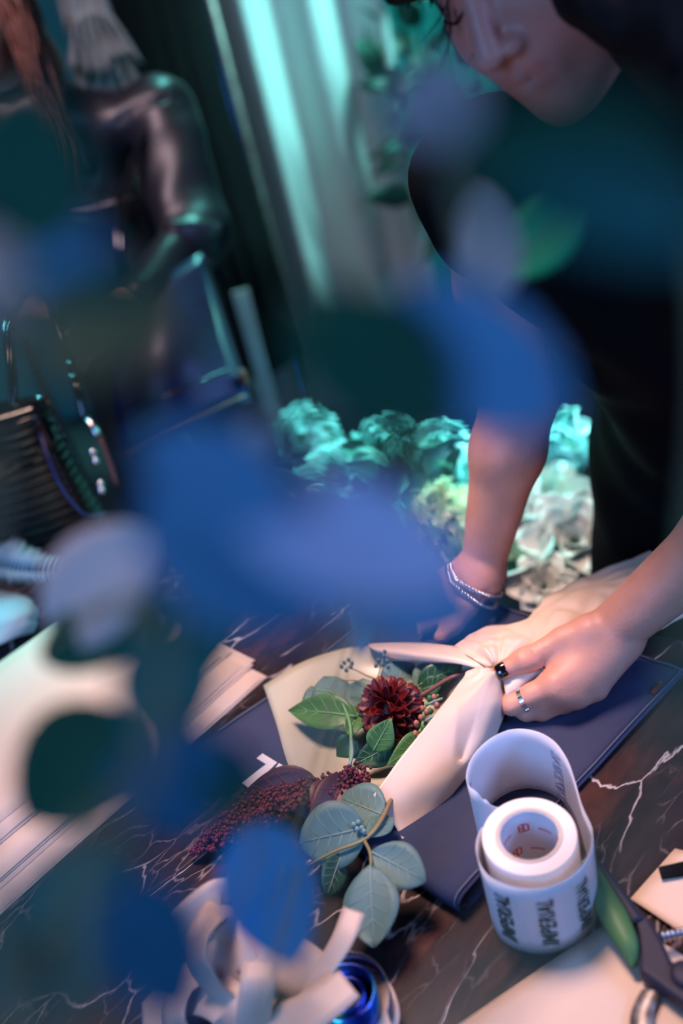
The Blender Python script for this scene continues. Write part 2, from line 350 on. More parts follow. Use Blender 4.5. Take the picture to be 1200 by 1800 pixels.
def leaf_at(base, tip, width, zhint, mt, parent, kind='round', curl=0.12, cup=0.12, th=0.0005, vein=None, seedv=0, name='leaf', petiole=None):
    base = np.array(base); tip = np.array(tip); ln = np.linalg.norm(tip - base)
    R = frame(tip - base, zhint)
    G = leaf_grid(ln, width, kind, curl, cup, seedv=seedv) @ R + base
    v, f = sheet(G, th)
    o = obj(name, v, f, mt, parent)
    if vein is not None:
        nu, nv = G.shape[:2]; mid = G[:-1, nv // 2] + R[2] * (th + 0.0001)
        parts = [tube(mid, [0.0011 * ln / .06, 0.0003], 5)]
        for i in range(2, nu - 3, 2):
            for sgn in (-1, 1):
                a = G[i, nv // 2]; b = G[min(nu - 2, i + 2), nv // 2 + sgn * (nv // 2)] * 0.85 + G[i + 2, nv // 2] * 0.15
                q = G[i + 1, nv // 2 + sgn * (nv // 4 + 0)]
                parts.append(tube(np.array([a, q, b]) + R[2] * (th * 0.5), [0.0006 * ln / .06, 0.0002], 4))
        v, f = join(*parts); obj('vein', v, f, vein, o)
    return o

# ------------------------------------------------------------------ signed-distance bodies -> one continuous mesh
class Body:
    def __init__(s): s.p = []
    def cap(s, a, b, ra, rb=None, k=0.02, op=1):
        s.p.append(('c', np.array(a, float), np.array(b, float), ra, rb if rb is not None else ra, k, op)); return s
    def chain(s, pts, rad, k=0.02):
        for i in range(len(pts) - 1): s.cap(pts[i], pts[i + 1], rad[i], rad[i + 1], k)
        return s
    def ell(s, c, r, ax=None, k=0.02, op=1):
        s.p.append(('e', np.array(c, float), np.array(r, float), np.eye(3) if ax is None else np.array(ax, float), None, k, op)); return s
    def mesh(s, xs, ys, zs, noise=None):
        D = np.full((len(xs), len(ys), len(zs)), 0.5, np.float32)
        for q in s.p:
            k = q[5]; mg = k * 1.2 + 0.02
            if q[0] == 'c':
                lo = np.minimum(q[1] - q[3], q[2] - q[4]) - mg; hi = np.maximum(q[1] + q[3], q[2] + q[4]) + mg
            else:
                R = float(max(q[2])); ext = np.sqrt(((q[3] * q[2][:, None]) ** 2).sum(0)); lo = q[1] - ext - mg; hi = q[1] + ext + mg
            ix = slice(np.searchsorted(xs, lo[0]), np.searchsorted(xs, hi[0])); iy = slice(np.searchsorted(ys, lo[1]), np.searchsorted(ys, hi[1])); iz = slice(np.searchsorted(zs, lo[2]), np.searchsorted(zs, hi[2]))
            X = xs[ix][:, None, None]; Yy = ys[iy][None, :, None]; Z = zs[iz][None, None, :]
            if X.size == 0 or Yy.size == 0 or Z.size == 0: continue
            if q[0] == 'c':
                ab = q[2] - q[1]; L2 = ab @ ab + 1e-12
                px, py, pz_ = X - q[1][0], Yy - q[1][1], Z - q[1][2]
                t = np.clip((px * ab[0] + py * ab[1] + pz_ * ab[2]) / L2, 0, 1)
                d = np.sqrt((px - t * ab[0]) ** 2 + (py - t * ab[1]) ** 2 + (pz_ - t * ab[2]) ** 2) - (q[3] + (q[4] - q[3]) * t)
            else:
                px, py, pz_ = X - q[1][0], Yy - q[1][1], Z - q[1][2]; A = q[3]; r = q[2]
                u = [(px * A[i][0] + py * A[i][1] + pz_ * A[i][2]) for i in range(3)]
                k0 = np.sqrt((u[0] / r[0]) ** 2 + (u[1] / r[1]) ** 2 + (u[2] / r[2]) ** 2)
                k1 = np.sqrt((u[0] / r[0] ** 2) ** 2 + (u[1] / r[1] ** 2) ** 2 + (u[2] / r[2] ** 2) ** 2)
                d = k0 * (k0 - 1) / (k1 + 1e-9)
            d = d.astype(np.float32); o = D[ix, iy, iz]
            if q[6] > 0:
                h = np.maximum(k - np.abs(o - d), 0) / k; D[ix, iy, iz] = np.minimum(o, d) - h * h * k * 0.25
            else:
                d = -d; h = np.maximum(k - np.abs(o - d), 0) / k; D[ix, iy, iz] = np.maximum(o, d) + h * h * k * 0.25
        if noise is not None: D += noise(xs[:, None, None], ys[None, :, None], zs[None, None, :]).astype(np.float32)
        return nets(D, xs, ys, zs)
def nets(D, xs, ys, zs):
    I = D < 0
    c = I[:-1, :-1, :-1].astype(np.int8)
    for a in (0, 1):
        for b in (0, 1):
            for e in (0, 1):
                if a + b + e: c += I[a:I.shape[0] - 1 + a, b:I.shape[1] - 1 + b, e:I.shape[2] - 1 + e]
    act = np.argwhere((c > 0) & (c < 8)); n = len(act)
    idx = np.full(c.shape, -1, np.int32); idx[tuple(act.T)] = np.arange(n)
    S = np.zeros((n, 3)); W = np.zeros(n)
    cor = [(0, 0, 0), (1, 0, 0), (0, 1, 0), (1, 1, 0), (0, 0, 1), (1, 0, 1), (0, 1, 1), (1, 1, 1)]
    def val(o): return D[act[:, 0] + o[0], act[:, 1] + o[1], act[:, 2] + o[2]].astype(float)
    def pos(o): return np.stack([xs[act[:, 0] + o[0]], ys[act[:, 1] + o[1]], zs[act[:, 2] + o[2]]], 1)
    for p in cor:
        for ax in range(3):
            if p[ax] == 0:
                q = list(p); q[ax] = 1; va, vb = val(p), val(q); mk = (va < 0) != (vb < 0)
                t = np.where(mk, va / np.where(mk, va - vb, 1), 0); pt = pos(p) + (pos(q) - pos(p)) * t[:, None]
                S[mk] += pt[mk]; W[mk] += 1
    V = S / W[:, None]; F = []
    for ax in range(3):
        sl0 = [slice(None)] * 3; sl1 = [slice(None)] * 3; sl0[ax] = slice(0, -1); sl1[ax] = slice(1, None)
        a, b = I[tuple(sl0)], I[tuple(sl1)]; e = np.argwhere(a != b)
        o1, o2 = [(1, 2), (2, 0), (0, 1)][ax]
        ok = (e[:, o1] > 0) & (e[:, o2] > 0) & (e[:, o1] < c.shape[o1]) & (e[:, o2] < c.shape[o2]); e = e[ok]
        ins = I[tuple(e.T)]
        def g(d1, d2):
            h = e.copy(); h[:, o1] -= d1; h[:, o2] -= d2; return idx[tuple(h.T)]
        q = np.stack([g(1, 1), g(0, 1), g(0, 0), g(1, 0)], 1); q[~ins] = q[~ins][:, ::-1]; F.append(q)
    return V, np.vstack(F)
def axis(segs):
    """rectilinear spacing: list of (start, end, step)"""
    out = []
    for a, b, st in segs: out += list(np.arange(a, b - 1e-9, st))
    out.append(segs[-1][1]); return np.array(out)

# ================================================================== the room
struct(obj('floor', *box((0, 1.2, -0.02), (4.6, 5.6, 0.04)), M_floor, smooth=False), 'dark shop floor under the marble table', 'floor')
struct(obj('ceiling', *box((0, 1.2, 2.97), (4.6, 5.6, 0.04)), M_ceil, smooth=False), 'plain grey shop ceiling', 'ceiling')
struct(obj('wall_back', *box((0, 3.92, 1.475), (4.6, 0.06, 2.95)), M_wall, smooth=False), 'teal plaster wall behind the curtain', 'wall')
struct(obj('wall_left', *box((-2.27, 1.2, 1.475), (0.06, 5.4, 2.95)), M_wall, smooth=False), 'teal plaster wall on the left', 'wall')
struct(obj('wall_right', *box((2.27, 1.2, 1.475), (0.06, 5.4, 2.95)), M_wall, smooth=False), 'teal plaster wall on the right', 'wall')

# ------------------------------------------------------------------ table
TA = np.array([-0.783, 0.622, 0]); TN = np.array([0.622, 0.783, 0]); T0 = np.array([0.30, 0.792, 0])
TRZ = math.atan2(TA[1], TA[0])
def tb(a, n, z=TZ): return T0 + TA * a + TN * n + np.array([0, 0, z])
tbl = thing('marble_table', 'dark veined marble table the florist works on', 'table', tb(0.45, -0.4, 0.0))
a0, a1, n0, n1 = -0.48, 1.35, -0.80, 0.0
v, f = box(tb((a0 + a1) / 2, (n0 + n1) / 2, TZ - 0.015), (a1 - a0, n1 - n0, 0.03), TRZ)
top = obj('table_top', v, f, M_marble, tbl, smooth=False)
bv = top.modifiers.new('bevel', 'BEVEL'); bv.width = 0.003; bv.segments = 2
for a in (a0 + 0.06, a1 - 0.06):
    for n in (n0 + 0.06, n1 - 0.06):
        v, f = box(tb(a, n, (TZ - 0.03) / 2), (0.05, 0.05, TZ - 0.03), TRZ); obj('leg', v, f, M_wood, tbl, smooth=False)
v, f = join(box(tb((a0 + a1) / 2, n0 + 0.06, TZ - 0.06), (a1 - a0 - 0.17, 0.025, 0.06), TRZ), box(tb((a0 + a1) / 2, n1 - 0.06, TZ - 0.06), (a1 - a0 - 0.17, 0.025, 0.06), TRZ))
obj('apron', v, f, M_wood, tbl, smooth=False)

# ------------------------------------------------------------------ blue-grey cloth bag, folded at the near end
C1 = np.array([-0.215, 0.790]); C2 = np.array([0.012, 0.522]); C3 = np.array([0.300, 0.728]); C4 = C1 + (C3 - C2)
ln_ = np.linalg.norm(C3 - C2); ud = (C3 - C2) / ln_; vd = C2 - C1
cl = thing('cloth_bag', 'slate blue cloth bag with printed letters lying under the bouquet', 'bag', (*(C1 + C3) / 2, TZ))
prof = [(0.10, 0.0016), (0.05, 0.0016), (0.018, 0.002)]
for k in range(9):
    a = -math.pi / 2 - math.pi * k / 8; prof.append((0.011 + 0.011 * math.cos(a), 0.013 + 0.011 * math.sin(a)))
prof += [(0.03, 0.0235), (0.06, 0.019), (0.10, 0.0095), (0.14, 0.0050), (0.2, 0.0036)] + [(x, 0.0034) for x in np.linspace(0.23, ln_, 14)]
prof = np.array(prof); nvv = 22; G = np.zeros((len(prof), nvv, 3))
def cloth_z(u, s): return 0.0012 * (1 + math.sin(31 * u + 9 * s) * math.sin(17 * s + 5 * u)) + 0.0022 * max(0, math.sin(26 * s - 12 * u)) ** 6 * min(1, max(0, u - .12) * 8)
for i, (u, z) in enumerate(prof):
    for j in range(nvv):
        s = j / (nvv - 1); hs = (0.45 + 0.55 * s) if u < 0.2 else 1
        xy = C1 + vd * s + ud * u
        G[i, j] = (xy[0], xy[1], TZ + (z * hs if z > 0.004 else z) + (cloth_z(u, s) if i > 11 else 0.0))
v, f = sheet(G, 0.0012); obj('fabric', v, f, M_cloth, cl)
seam_r = [np.array([*(C2 - vd * 0.012 + ud * u), TZ + z + 0.0022 + (cloth_z(u, .99) if i > 11 else 0)]) for i, (u, z) in enumerate(prof) if i > 2]
seam_l = [np.array([*(C1 + vd * 0.012 + ud * u), TZ + z * (.45 if u < .2 else 1) + 0.0022 + cloth_z(u, 0.01)]) for i, (u, z) in enumerate(prof) if i > 11]
seam_e = [np.array([*(C4 * (1 - s) + C3 * s - ud * 0.004), TZ + 0.0055 + cloth_z(ln_, s)]) for s in np.linspace(0, 1, 20)]
for q in (seam_r, seam_l, seam_e): v, f = tube(q, 0.0012, 5); obj('seam', v, f, M_seam, cl)
TOPU = [p[0] for p in prof[11:]]; TOPZ = [p[1] for p in prof[11:]]
def cloth_top(x, y):
    q = np.array([x, y]) - C1; u = q @ ud; t = np.clip((q - ud * u) @ vd / (vd @ vd), 0, 1)
    z = np.interp(u, TOPU, TOPZ); z = z * (0.45 + 0.55 * t) if (u < .2 and z > .004) else z
    return TZ + z + cloth_z(u, t) + .0006
def oncloth(px, py, dz=0.0):
    z = TZ + .006
    for _ in range(6): p = on(px, py, z); z = cloth_top(p[0], p[1]) + dz
    return on(px, py, z)
def printed(pts):
    P2 = []
    for i in range(len(pts)):
        a, b_ = np.array(pts[i]), np.array(pts[(i + 1) % len(pts)])
        for t in (0, .34, .67): P2.append(a + (b_ - a) * t)
    P3 = [oncloth(x, y, .0009) for x, y in P2]; n = len(P3)
    V = P3 + [p - np.array([0, 0, 0.0012]) for p in P3]
    F = [tuple(range(n)), tuple(range(2 * n - 1, n - 1, -1))] + [(i, n + i, n + (i + 1) % n, (i + 1) % n) for i in range(n)]
    obj('printed_letter', V, F, M_print, cl, smooth=False)
printed([(460.7, 1324.4), (486.9, 1340.2), (440, 1386), (424, 1376), (467, 1343.1), (450.2, 1333.2)])
printed([(489.8, 1341.3), (500.3, 1347.2), (495.7, 1354.7), (508.5, 1362.9), (512, 1370.5), (511, 1376), (500, 1381), (493.3, 1374), (495.7, 1368.2), (488.7, 1364.7), (480.5, 1372.8), (471.8, 1367)])
printed([(725, 1469), (734.7, 1473.5), (715, 1491.5), (690, 1512), (681, 1506), (704, 1490)])
printed([(743.7, 1478.7), (757, 1485.5), (734.7, 1506.5), (712, 1527), (702, 1518), (725, 1496)])

# ------------------------------------------------------------------ stack of folded cream papers, left
e0 = np.array([-0.131, 0.888]); ed = nrm(np.array([-0.76, -0.65])); en = np.array([-ed[1], ed[0]]) * -1     # along the long edge, and across
if en @ np.array([-0.65, 0.76]) < 0: en = -en
def paper_sheet(o_along, o_across, ln, wd, z0, rot, lift, k):
    c, s = math.cos(rot), math.sin(rot); G = np.zeros((12, 8, 3))
    for i in range(12):
        for j in range(8):
            u = i / 11 * ln; t = j / 7 * wd
            x, y = o_along + u * c - t * s, o_across + u * s + t * c
            p = e0 + ed * x + en * y
            z = TZ + z0 + lift * (math.sin(math.pi * j / 7) * 0.6 + 0.4 * (j / 7)) * (1 + 0.3 * math.sin(3 * i / 11 + k)) + 0.0006 * math.sin(5 * u / ln + k)
            G[i, j] = (p[0], p[1], z)
    return sheet(G, 0.0009)
specs = [(0.0, 0.0, .62, .33, .0008, 0.0, .0008), (0.006, 0.002, .60, .31, .0022, .002, .0010), (-0.004, 0.026, .60, .28, .0040, -.006, .0026),
         (-0.010, 0.029, .62, .27, .0060, .003, .0012), (0.006, 0.034, .58, .25, .0078, -.010, .0016), (-0.004, 0.064, .62, .26, .0098, .010, .003),
         (0.010, 0.068, .5, .24, .0124, .004, .0016), (0.055, 0.078, .5, .24, .0144, .04, .004)]
ordn = ['lowest cream sheet of the fanned pile, its edge on the marble', 'second cream sheet up from the marble in the fanned pile', 'third cream sheet up from the marble in the fanned pile', 'fourth cream sheet up from the marble in the fanned pile',
        'fifth cream sheet up from the marble in the fanned pile', 'sixth cream sheet up from the marble in the fanned pile', 'seventh cream sheet of the fanned pile, just under the top one', 'topmost cream sheet of the fanned pile at the left']
for k, sp in enumerate(specs):
    v, f = paper_sheet(*sp, k)
    b = v.mean(0); b[2] = v[:, 2].min()
    tag(obj('folded_paper_sheet', v, f, M_paper2, base=b), ordn[k], 'paper', 'cream sheets in the fanned pile')

# ------------------------------------------------------------------ loose cream papers at the lower right
def flat_poly_sheet(quad, z, th=0.0008, bend=0.0, n=10):
    q = [on(x, y, z) for x, y in quad]; G = np.zeros((n, n, 3))
    for i in range(n):
        for j in range(n):
            u, t = i / (n - 1), j / (n - 1)
            p = (q[0] * (1 - t) + q[1] * t) * (1 - u) + (q[3] * (1 - t) + q[2] * t) * u
            G[i, j] = p + np.array([0, 0, bend * math.sin(math.pi * u) * (0.5 + t)])
    return sheet(G, th)
v, f = flat_poly_sheet([(800, 1806), (1082, 1612), (1330, 1760), (1060, 2010)], TZ + 0.0012, bend=0.0015)
tag(obj('paper_sheet', v, f, M_paper2, base=[v[:, 0].mean(), v[:, 1].mean(), TZ]), 'cream paper sheet at the lower right, under the pruning shears handle', 'paper')
v, f = flat_poly_sheet([(1108, 1580), (1186, 1492), (1420, 1560), (1330, 1730)], TZ + 0.0048, bend=0.002)
tag(obj('paper_sheet', v, f, M_paper2, base=[v[:, 0].mean(), v[:, 1].mean(), TZ]), 'small cream paper beside the shears with a black ribbon across it', 'paper')
def prism(poly, z0, z1):
    n = len(poly); V = [on(x, y, z1) for x, y in poly]; V += [np.array([p[0], p[1], z0]) for p in V]
    return V, [tuple(range(n)), tuple(range(2 * n - 1, n - 1, -1))] + [(i, n + i, n + (i + 1) % n, (i + 1) % n) for i in range(n)]
v, f = prism([(1157, 1524), (1200, 1514), (1320, 1500), (1325, 1522), (1205, 1536), (1162, 1542)], TZ + .0085, TZ + .0115)
tag(obj('black_ribbon', v, f, M_clip, smooth=False), 'black ribbon piece lying on cream paper at the right edge', 'ribbon')

# ------------------------------------------------------------------ roll of printed labels
RC = np.array([0.080, 0.520]); RH = 0.085; rz0 = TZ
roll = thing('label_roll', 'upright white roll of printed labels with a loose curled end', 'label roll', (*RC, TZ))
v, f = lathe([(0.0265, 0.0), (0.0375, 0.0), (0.0375, RH), (0.0372, RH + .0003), (0.0268, RH + .0003), (0.0265, RH)], (*RC, rz0), 56, True)
obj('wound_labels', v, f, M_rolltop, roll, smooth=False)
v, f = lathe([(0.0240, 0.0), (0.0265, 0.0), (0.0265, RH + .001), (0.0240, RH + .001)], (*RC, rz0), 48, True); obj('cardboard_core', v, f, M_core, roll, smooth=False)
v, f = lathe([(0.0232, 0.001), (0.0239, 0.001), (0.0239, RH), (0.0232, RH)], (*RC, rz0), 48, True); lining = obj('core_lining', v, f, M_corein, roll, smooth=False)
# plan of the loose strip: leaves the roll on the left, passes round the front, then loops away behind
plan = []
for k in range(7):                       # left rear -> front
    a = math.radians(150 + k * 10); r = 0.0385 + 0.010 * (k / 6); plan.append(RC + r * np.array([math.cos(a), math.sin(a)]))
for k in range(1, 16):
    a = math.radians(210 + k * 9.6); plan.append(RC + 0.0490 * np.array([math.cos(a), math.sin(a)]))
plan += [np.array(p) for p in [(0.1285, 0.535), (0.1315, 0.560), (0.133, 0.585), (0.129, 0.608), (0.117, 0.625), (0.098, 0.6335), (0.077, 0.629), (0.058, 0.615), (0.0475, 0.597), (0.0465, 0.583), (0.055, 0.573), (0.068, 0.5685), (0.082, 0.5685)]]
plan = crom(plan, 150)
arc = np.concatenate([[0], np.cumsum(np.linalg.norm(np.diff(plan, axis=0), axis=1))])
tot = arc[-1]
def strip_pt(s, off=0.0):
    x = np.interp(s, arc, plan[:, 0]); y = np.interp(s, arc, plan[:, 1])
    x2 = np.interp(min(s + .002, tot), arc, plan[:, 0]) - np.interp(max(s - .002, 0), arc, plan[:, 0]); y2 = np.interp(min(s + .002, tot), arc, plan[:, 1]) - np.interp(max(s - .002, 0), arc, plan[:, 1])
    t = nrm([x2, y2]); return np.array([x + t[1] * off, y - t[0] * off])          # off > 0: outer side
G = np.zeros((150, 6, 3))
for i in range(150):
    for j in range(6):
        z = j / 5 * RH
        if arc[i] > tot - 0.035: z = min(z, RH * (1 - 0.55 * (arc[i] - tot + .035) / .035 * (0.8 + .3 * math.sin(arc[i] * 900))))
        G[i, j] = (*plan[i], rz0 + 0.0005 + z)
v, f = sheet(G, 0.0003); strip = obj('loose_strip', v, f, M_label, roll)
def text_mesh(body, size, shear=0.25, offset=0.0):
    cu = bpy.data.curves.new('txt', 'FONT'); cu.body = body; cu.size = size; cu.shear = shear; cu.offset = offset
    o = bpy.data.objects.new('txt', cu); COL.objects.link(o); bpy.context.view_layer.update()
    me = o.to_mesh(); V = np.array([q.co[:] for q in me.vertices]); F = [tuple(p.vertices) for p in me.polygons]
    o.to_mesh_clear(); bpy.data.objects.remove(o); bpy.data.curves.remove(cu)
    return V, F
TV, TF = text_mesh('IMPERIAL', 0.0165, 0.26, 0.00035)
tw = TV[:, 0].max() - TV[:, 0].min(); tmid = (TV[:, 0].max() + TV[:, 0].min()) / 2; hmid = (TV[:, 1].max() + TV[:, 1].min()) / 2
LW = 0.060                                              # printed length of the word up the strip
def lettering(s, off, ink, par):
    V = []
    for x, y, _ in TV:
        z = rz0 + 0.0415 + (x - tmid) * LW / tw - 0.0005
        p = strip_pt(s + -(y - hmid) * 1.08, off); V.append([p[0], p[1], z])
    obj('lettering', V, TF, ink, par, smooth=False)
for s in np.arange(0.026, tot - 0.06, 0.0335):
    lettering(s, 0.0012, M_ink, strip)
for s in (0.060, tot - .165, tot - 0.055):
    lettering(s, -0.0008, M_inkin, strip)
for k in range(8):
    for row, z in ((0, .062), (1, .036)):
        a0_ = 2 * math.pi * (k + 0.5 * row) / 8
        parts = []
        if k % 2 == 0:
            for (da, dz, w_, h_) in ((0, 0, .0090, .0015), (0, .0082, .0090, .0015), (-.0040, .0041, .0015, .0082), (.0040, .0041, .0015, .0082), (0, .0041, .0015, .0082), (.002, .0041, .0030, .0016)):
                a = a0_ + da / .023; c_ = np.array([RC[0] + .02310 * math.cos(a), RC[1] + .02310 * math.sin(a), rz0 + z + dz]); parts.append(box(c_, (.0003, w_, h_), a))
        else:
            for q in range(6):
                a = a0_ + (q - 2.5) * .0020 / .023; c_ = np.array([RC[0] + .0231 * math.cos(a), RC[1] + .0231 * math.sin(a), rz0 + z + .003]); parts.append(box(c_, (.0003, .0015, .0019), a))
        v, f = join(*parts); obj('red_mark', v, f, M_redink, lining, smooth=False)

# ------------------------------------------------------------------ pruning shears
sh = thing('pruning_shears', 'pruning shears with green and navy handle at the lower right', 'shears', on(1120, 1690, TZ))
v, f = tube([on(1040, 1512, TZ + .016), on(1066, 1545, TZ + .017), on(1096, 1588, TZ + .018), on(1122, 1628, TZ + .018)], [.004, .0055, .0065, .008], 10, n=20, flat=1.4); obj('navy_handle', v, f, M_navyp, sh)
v, f = tube([on(1030, 1518, TZ + .018), on(1052, 1562, TZ + .021), on(1082, 1618, TZ + .0225), on(1104, 1662, TZ + .022), on(1113, 1700, TZ + .016)], [.0065, .0098, .0112, .0085, .003], 14, n=28, flat=1.0); obj('green_grip', v, f, M_green, sh)
v, f = prism([(1108, 1598), (1142, 1611), (1164, 1650), (1182, 1690), (1230, 1690), (1290, 1760), (1260, 1800), (1198, 1760), (1150, 1724), (1122, 1704), (1124, 1668), (1120, 1635)], TZ + .008, TZ + .025)
o = obj('pivot_block', v, f, M_navyp, sh, smooth=False); bv = o.modifiers.new('bevel', 'BEVEL'); bv.width = .004; bv.segments = 3
v, f = lathe([(0, .0), (.011, .0), (.011, .003), (.008, .005), (0, .005)], on(1205, 1715, TZ + .025), 24); obj('pivot_bolt', v, f, M_navyp, sh)
hel = [on(1163, 1647, TZ + .02) * (1 - t) + on(1260, 1628, TZ + .02) * t + 0.0042 * np.array([0.2 * math.cos(t * 70), 0.6 * math.cos(t * 70), math.sin(t * 70)]) for t in np.linspace(0, 1, 120)]
v, f = tube(hel, .0014, 6); obj('spring', v, f, M_silver, sh)
bl = [on(1148, 1738, TZ + .010), on(1134, 1765, TZ + .008), on(1128, 1800, TZ + .007), on(1150, 1860, TZ + .006)]
G = np.array([[p + (q_ - .5) * np.array([.017, -.003, .003]) for q_ in (0, .5, 1)] for p in crom(bl, 12)]); v, f = sheet(G, .003); obj('blade', v, f, M_steel, sh)

# ------------------------------------------------------------------ pencil stub on the cloth
pa, pb = oncloth(1146, 1220, .0024), oncloth(1161, 1198, .0024)
ps = thing('pencil_stub', 'tiny dark red stub with a gold edge on the blue cloth', 'stub', on(1153, 1210, TZ + .006))
v, f = tube([pa, pa * .8 + pb * .2, pb * .85 + pa * .15], .0022, 6); obj('shaft', v, f, M_red, ps, smooth=False)
v, f = tube([pb * .85 + pa * .15, pb], [.0022, .0006], 6); obj('tip', v, f, M_gold, ps, smooth=False)

# ------------------------------------------------------------------ wrapping paper of the bouquet
wp = thing('bouquet_wrapping', 'creased cream wrapping paper gathered round the bouquet in the hand', 'wrapping paper', on(800, 1200, TZ + .004))
def tri(x): return np.abs((x / math.pi) % 2 - 1) * 2 - 1
def pinch(G, amp, reach, fr, ph=0.0):                     # folds fanning out from where the fist gathers the paper
    c = on(878, 1180, .95); q = G - c; d = np.linalg.norm(q, axis=2); an = np.arctan2(q[:, :, 1], q[:, :, 0])
    g = G.copy(); g[:, :, 2] += amp * (tri(an * fr + ph) * .6 + tri(an * fr * 2.3 + 1 + ph) * .4) * np.exp(-d / reach) * np.clip(d / .012, 0, 1)
    return g
def above(G, dz):
    g = G.copy()
    for i in range(g.shape[0]):
        for k in range(g.shape[1]): g[i, k, 2] = max(g[i, k, 2], cloth_top(g[i, k, 0], g[i, k, 1]) + dz)
    return g
def facets(G, amp, seed_, n=26):                          # crumpled facets: lower envelope of random planes
    rnd = np.random.RandomState(seed_); lo, hi = G.reshape(-1, 3).min(0), G.reshape(-1, 3).max(0); P = lo + rnd.rand(n, 3) * (hi - lo)
    sl = rnd.normal(0, 1, (n, 2)); z = np.zeros(G.shape[:2]); best = np.full(G.shape[:2], 9.); second = np.full(G.shape[:2], 9.)
    for k in range(n):
        d = np.linalg.norm(G[:, :, :2] - P[k, :2], axis=2); second = np.minimum(second, np.maximum(d, best)); best = np.minimum(best, d)
    g = G.copy(); g[:, :, 2] += amp * (np.clip(second - best, 0, .02) / .02 - .5); return g
def crease(G, amp, seed_):
    rnd = np.random.RandomState(seed_); nu, nv = G.shape[:2]; pk = np.zeros((nu, nv))
    uu, vv = np.meshgrid(np.linspace(0, 1, nu), np.linspace(0, 1, nv), indexing='ij')
    for _ in range(16):
        a = rnd.uniform(0, math.pi); o = rnd.uniform(-.2, 1.2); wd = rnd.uniform(.05, .22)
        d = (uu * math.cos(a) + vv * math.sin(a)) - o; along = np.abs(-uu * math.sin(a) + vv * math.cos(a) - rnd.uniform(0, 1))
        pk += rnd.uniform(-1, 1) * np.maximum(0, 1 - np.abs(d) / wd) * np.maximum(0, 1 - along / .6)
    du = np.gradient(G, axis=0); dv = np.gradient(G, axis=1); N = np.cross(du, dv); N /= np.linalg.norm(N, axis=2, keepdims=True)
    return G + N * (pk * amp)[:, :, None]
A_ = patch(pz([[(463, 1205, .912), (485, 1270, .912), (505, 1340, .9145), (530, 1400, .917)],
               [(540, 1160, .914), (570, 1240, .912), (590, 1320, .914), (600, 1420, .921)],
               [(650, 1133, .93), (680, 1200, .912), (670, 1300, .914), (640, 1430, .921)],
               [(770, 1142, .942), (760, 1190, .918), (740, 1280, .913), (690, 1400, .920)],
               [(858, 1178, .942), (850, 1190, .93), (830, 1230, .915), (800, 1300, .914)]]), 26, 18)
A_ = above(A_, .0016)
v, f = sheet(A_, .0006); obj('backing_sheet', v, f, M_tissue, wp)
B_ = patch(pz([[(645, 1130, .932), (720, 1128, .942), (795, 1135, .950), (862, 1152, .948)],
               [(650, 1138, .942), (720, 1146, .952), (800, 1155, .955), (866, 1168, .950)],
               [(690, 1161, .938), (745, 1164, .946), (810, 1168, .952), (868, 1186, .946)]]), 9, 16)
v, f = sheet(B_, .0006); obj('upper_flap', v, f, M_paper, wp)
Cc = patch(pz([[(795, 1136, .950), (820, 1150, .956), (845, 1165, .955), (862, 1182, .946)],
               [(858, 1098, .945), (880, 1128, .958), (893, 1152, .955), (903, 1182, .944)],
               [(916, 1091, .940), (938, 1112, .957), (952, 1132, .955), (965, 1165, .935)],
               [(966, 1047, .935), (990, 1075, .955), (1010, 1105, .948), (1032, 1145, .925)],
               [(1060, 1000, .935), (1082, 1035, .955), (1104, 1075, .945), (1125, 1120, .925)],
               [(1142, 967, .935), (1172, 1002, .952), (1198, 1042, .945), (1218, 1078, .925)]]), 80, 44)
v, f = sheet(above(facets(pinch(crease(Cc, .0060, 3), .006, .07, 7.0), .0042, 21, 30), .002), .0006); obj('gathered_paper', v, f, M_paper, wp)
Dd = patch(pz([[(824, 1178, .954), (846, 1174, .960), (868, 1180, .955), (884, 1190, .945)],
               [(790, 1222, .962), (830, 1225, .957), (868, 1226, .945), (889, 1236, .920)],
               [(752, 1272, .962), (800, 1290, .950), (842, 1300, .932), (868, 1300, .911)],
               [(705, 1330, .957), (750, 1360, .945), (790, 1372, .928), (825, 1360, .910)],
               [(680, 1365, .953), (712, 1398, .941), (745, 1424, .922), (765, 1432, .911)],
               [(656, 1398, .950), (678, 1430, .936), (700, 1462, .922), (712, 1490, .911)]]), 64, 40)
def dent(G):                                             # one sharp pinched dent with ridges running up to the fist
    c = on(806, 1326, .94); g = G.copy(); ax_ = nrm(on(870, 1190, .95) - c); pe = nrm(np.cross(ax_, [0, 0, 1]))
    q = G - c; a = q @ ax_; w_ = q @ pe; amt = np.where(a > -.004, np.maximum(0, 1 - np.abs(w_) / (.004 + .26 * np.maximum(a, 0))), 0) * np.clip(1 - a / .085, 0, 1) * np.clip((a + .004) / .006, 0, 1)
    g[:, :, 2] -= .009 * amt; return g
v, f = sheet(above(dent(pinch(crease(Dd, .0030, 8), .005, .05, 6.0, .7)), .002), .0006); obj('front_flap', v, f, M_paper, wp)
Ee = patch(pz([[(884, 1192, .945), (925, 1178, .950), (965, 1176, .945)], [(888, 1222, .938), (912, 1205, .942), (945, 1190, .94)], [(887, 1236, .925), (900, 1222, .932), (915, 1212, .93)]]), 8, 10)
v, f = sheet(crease(Ee, .002, 5), .0006); obj('tucked_corner', v, f, M_paper, wp)

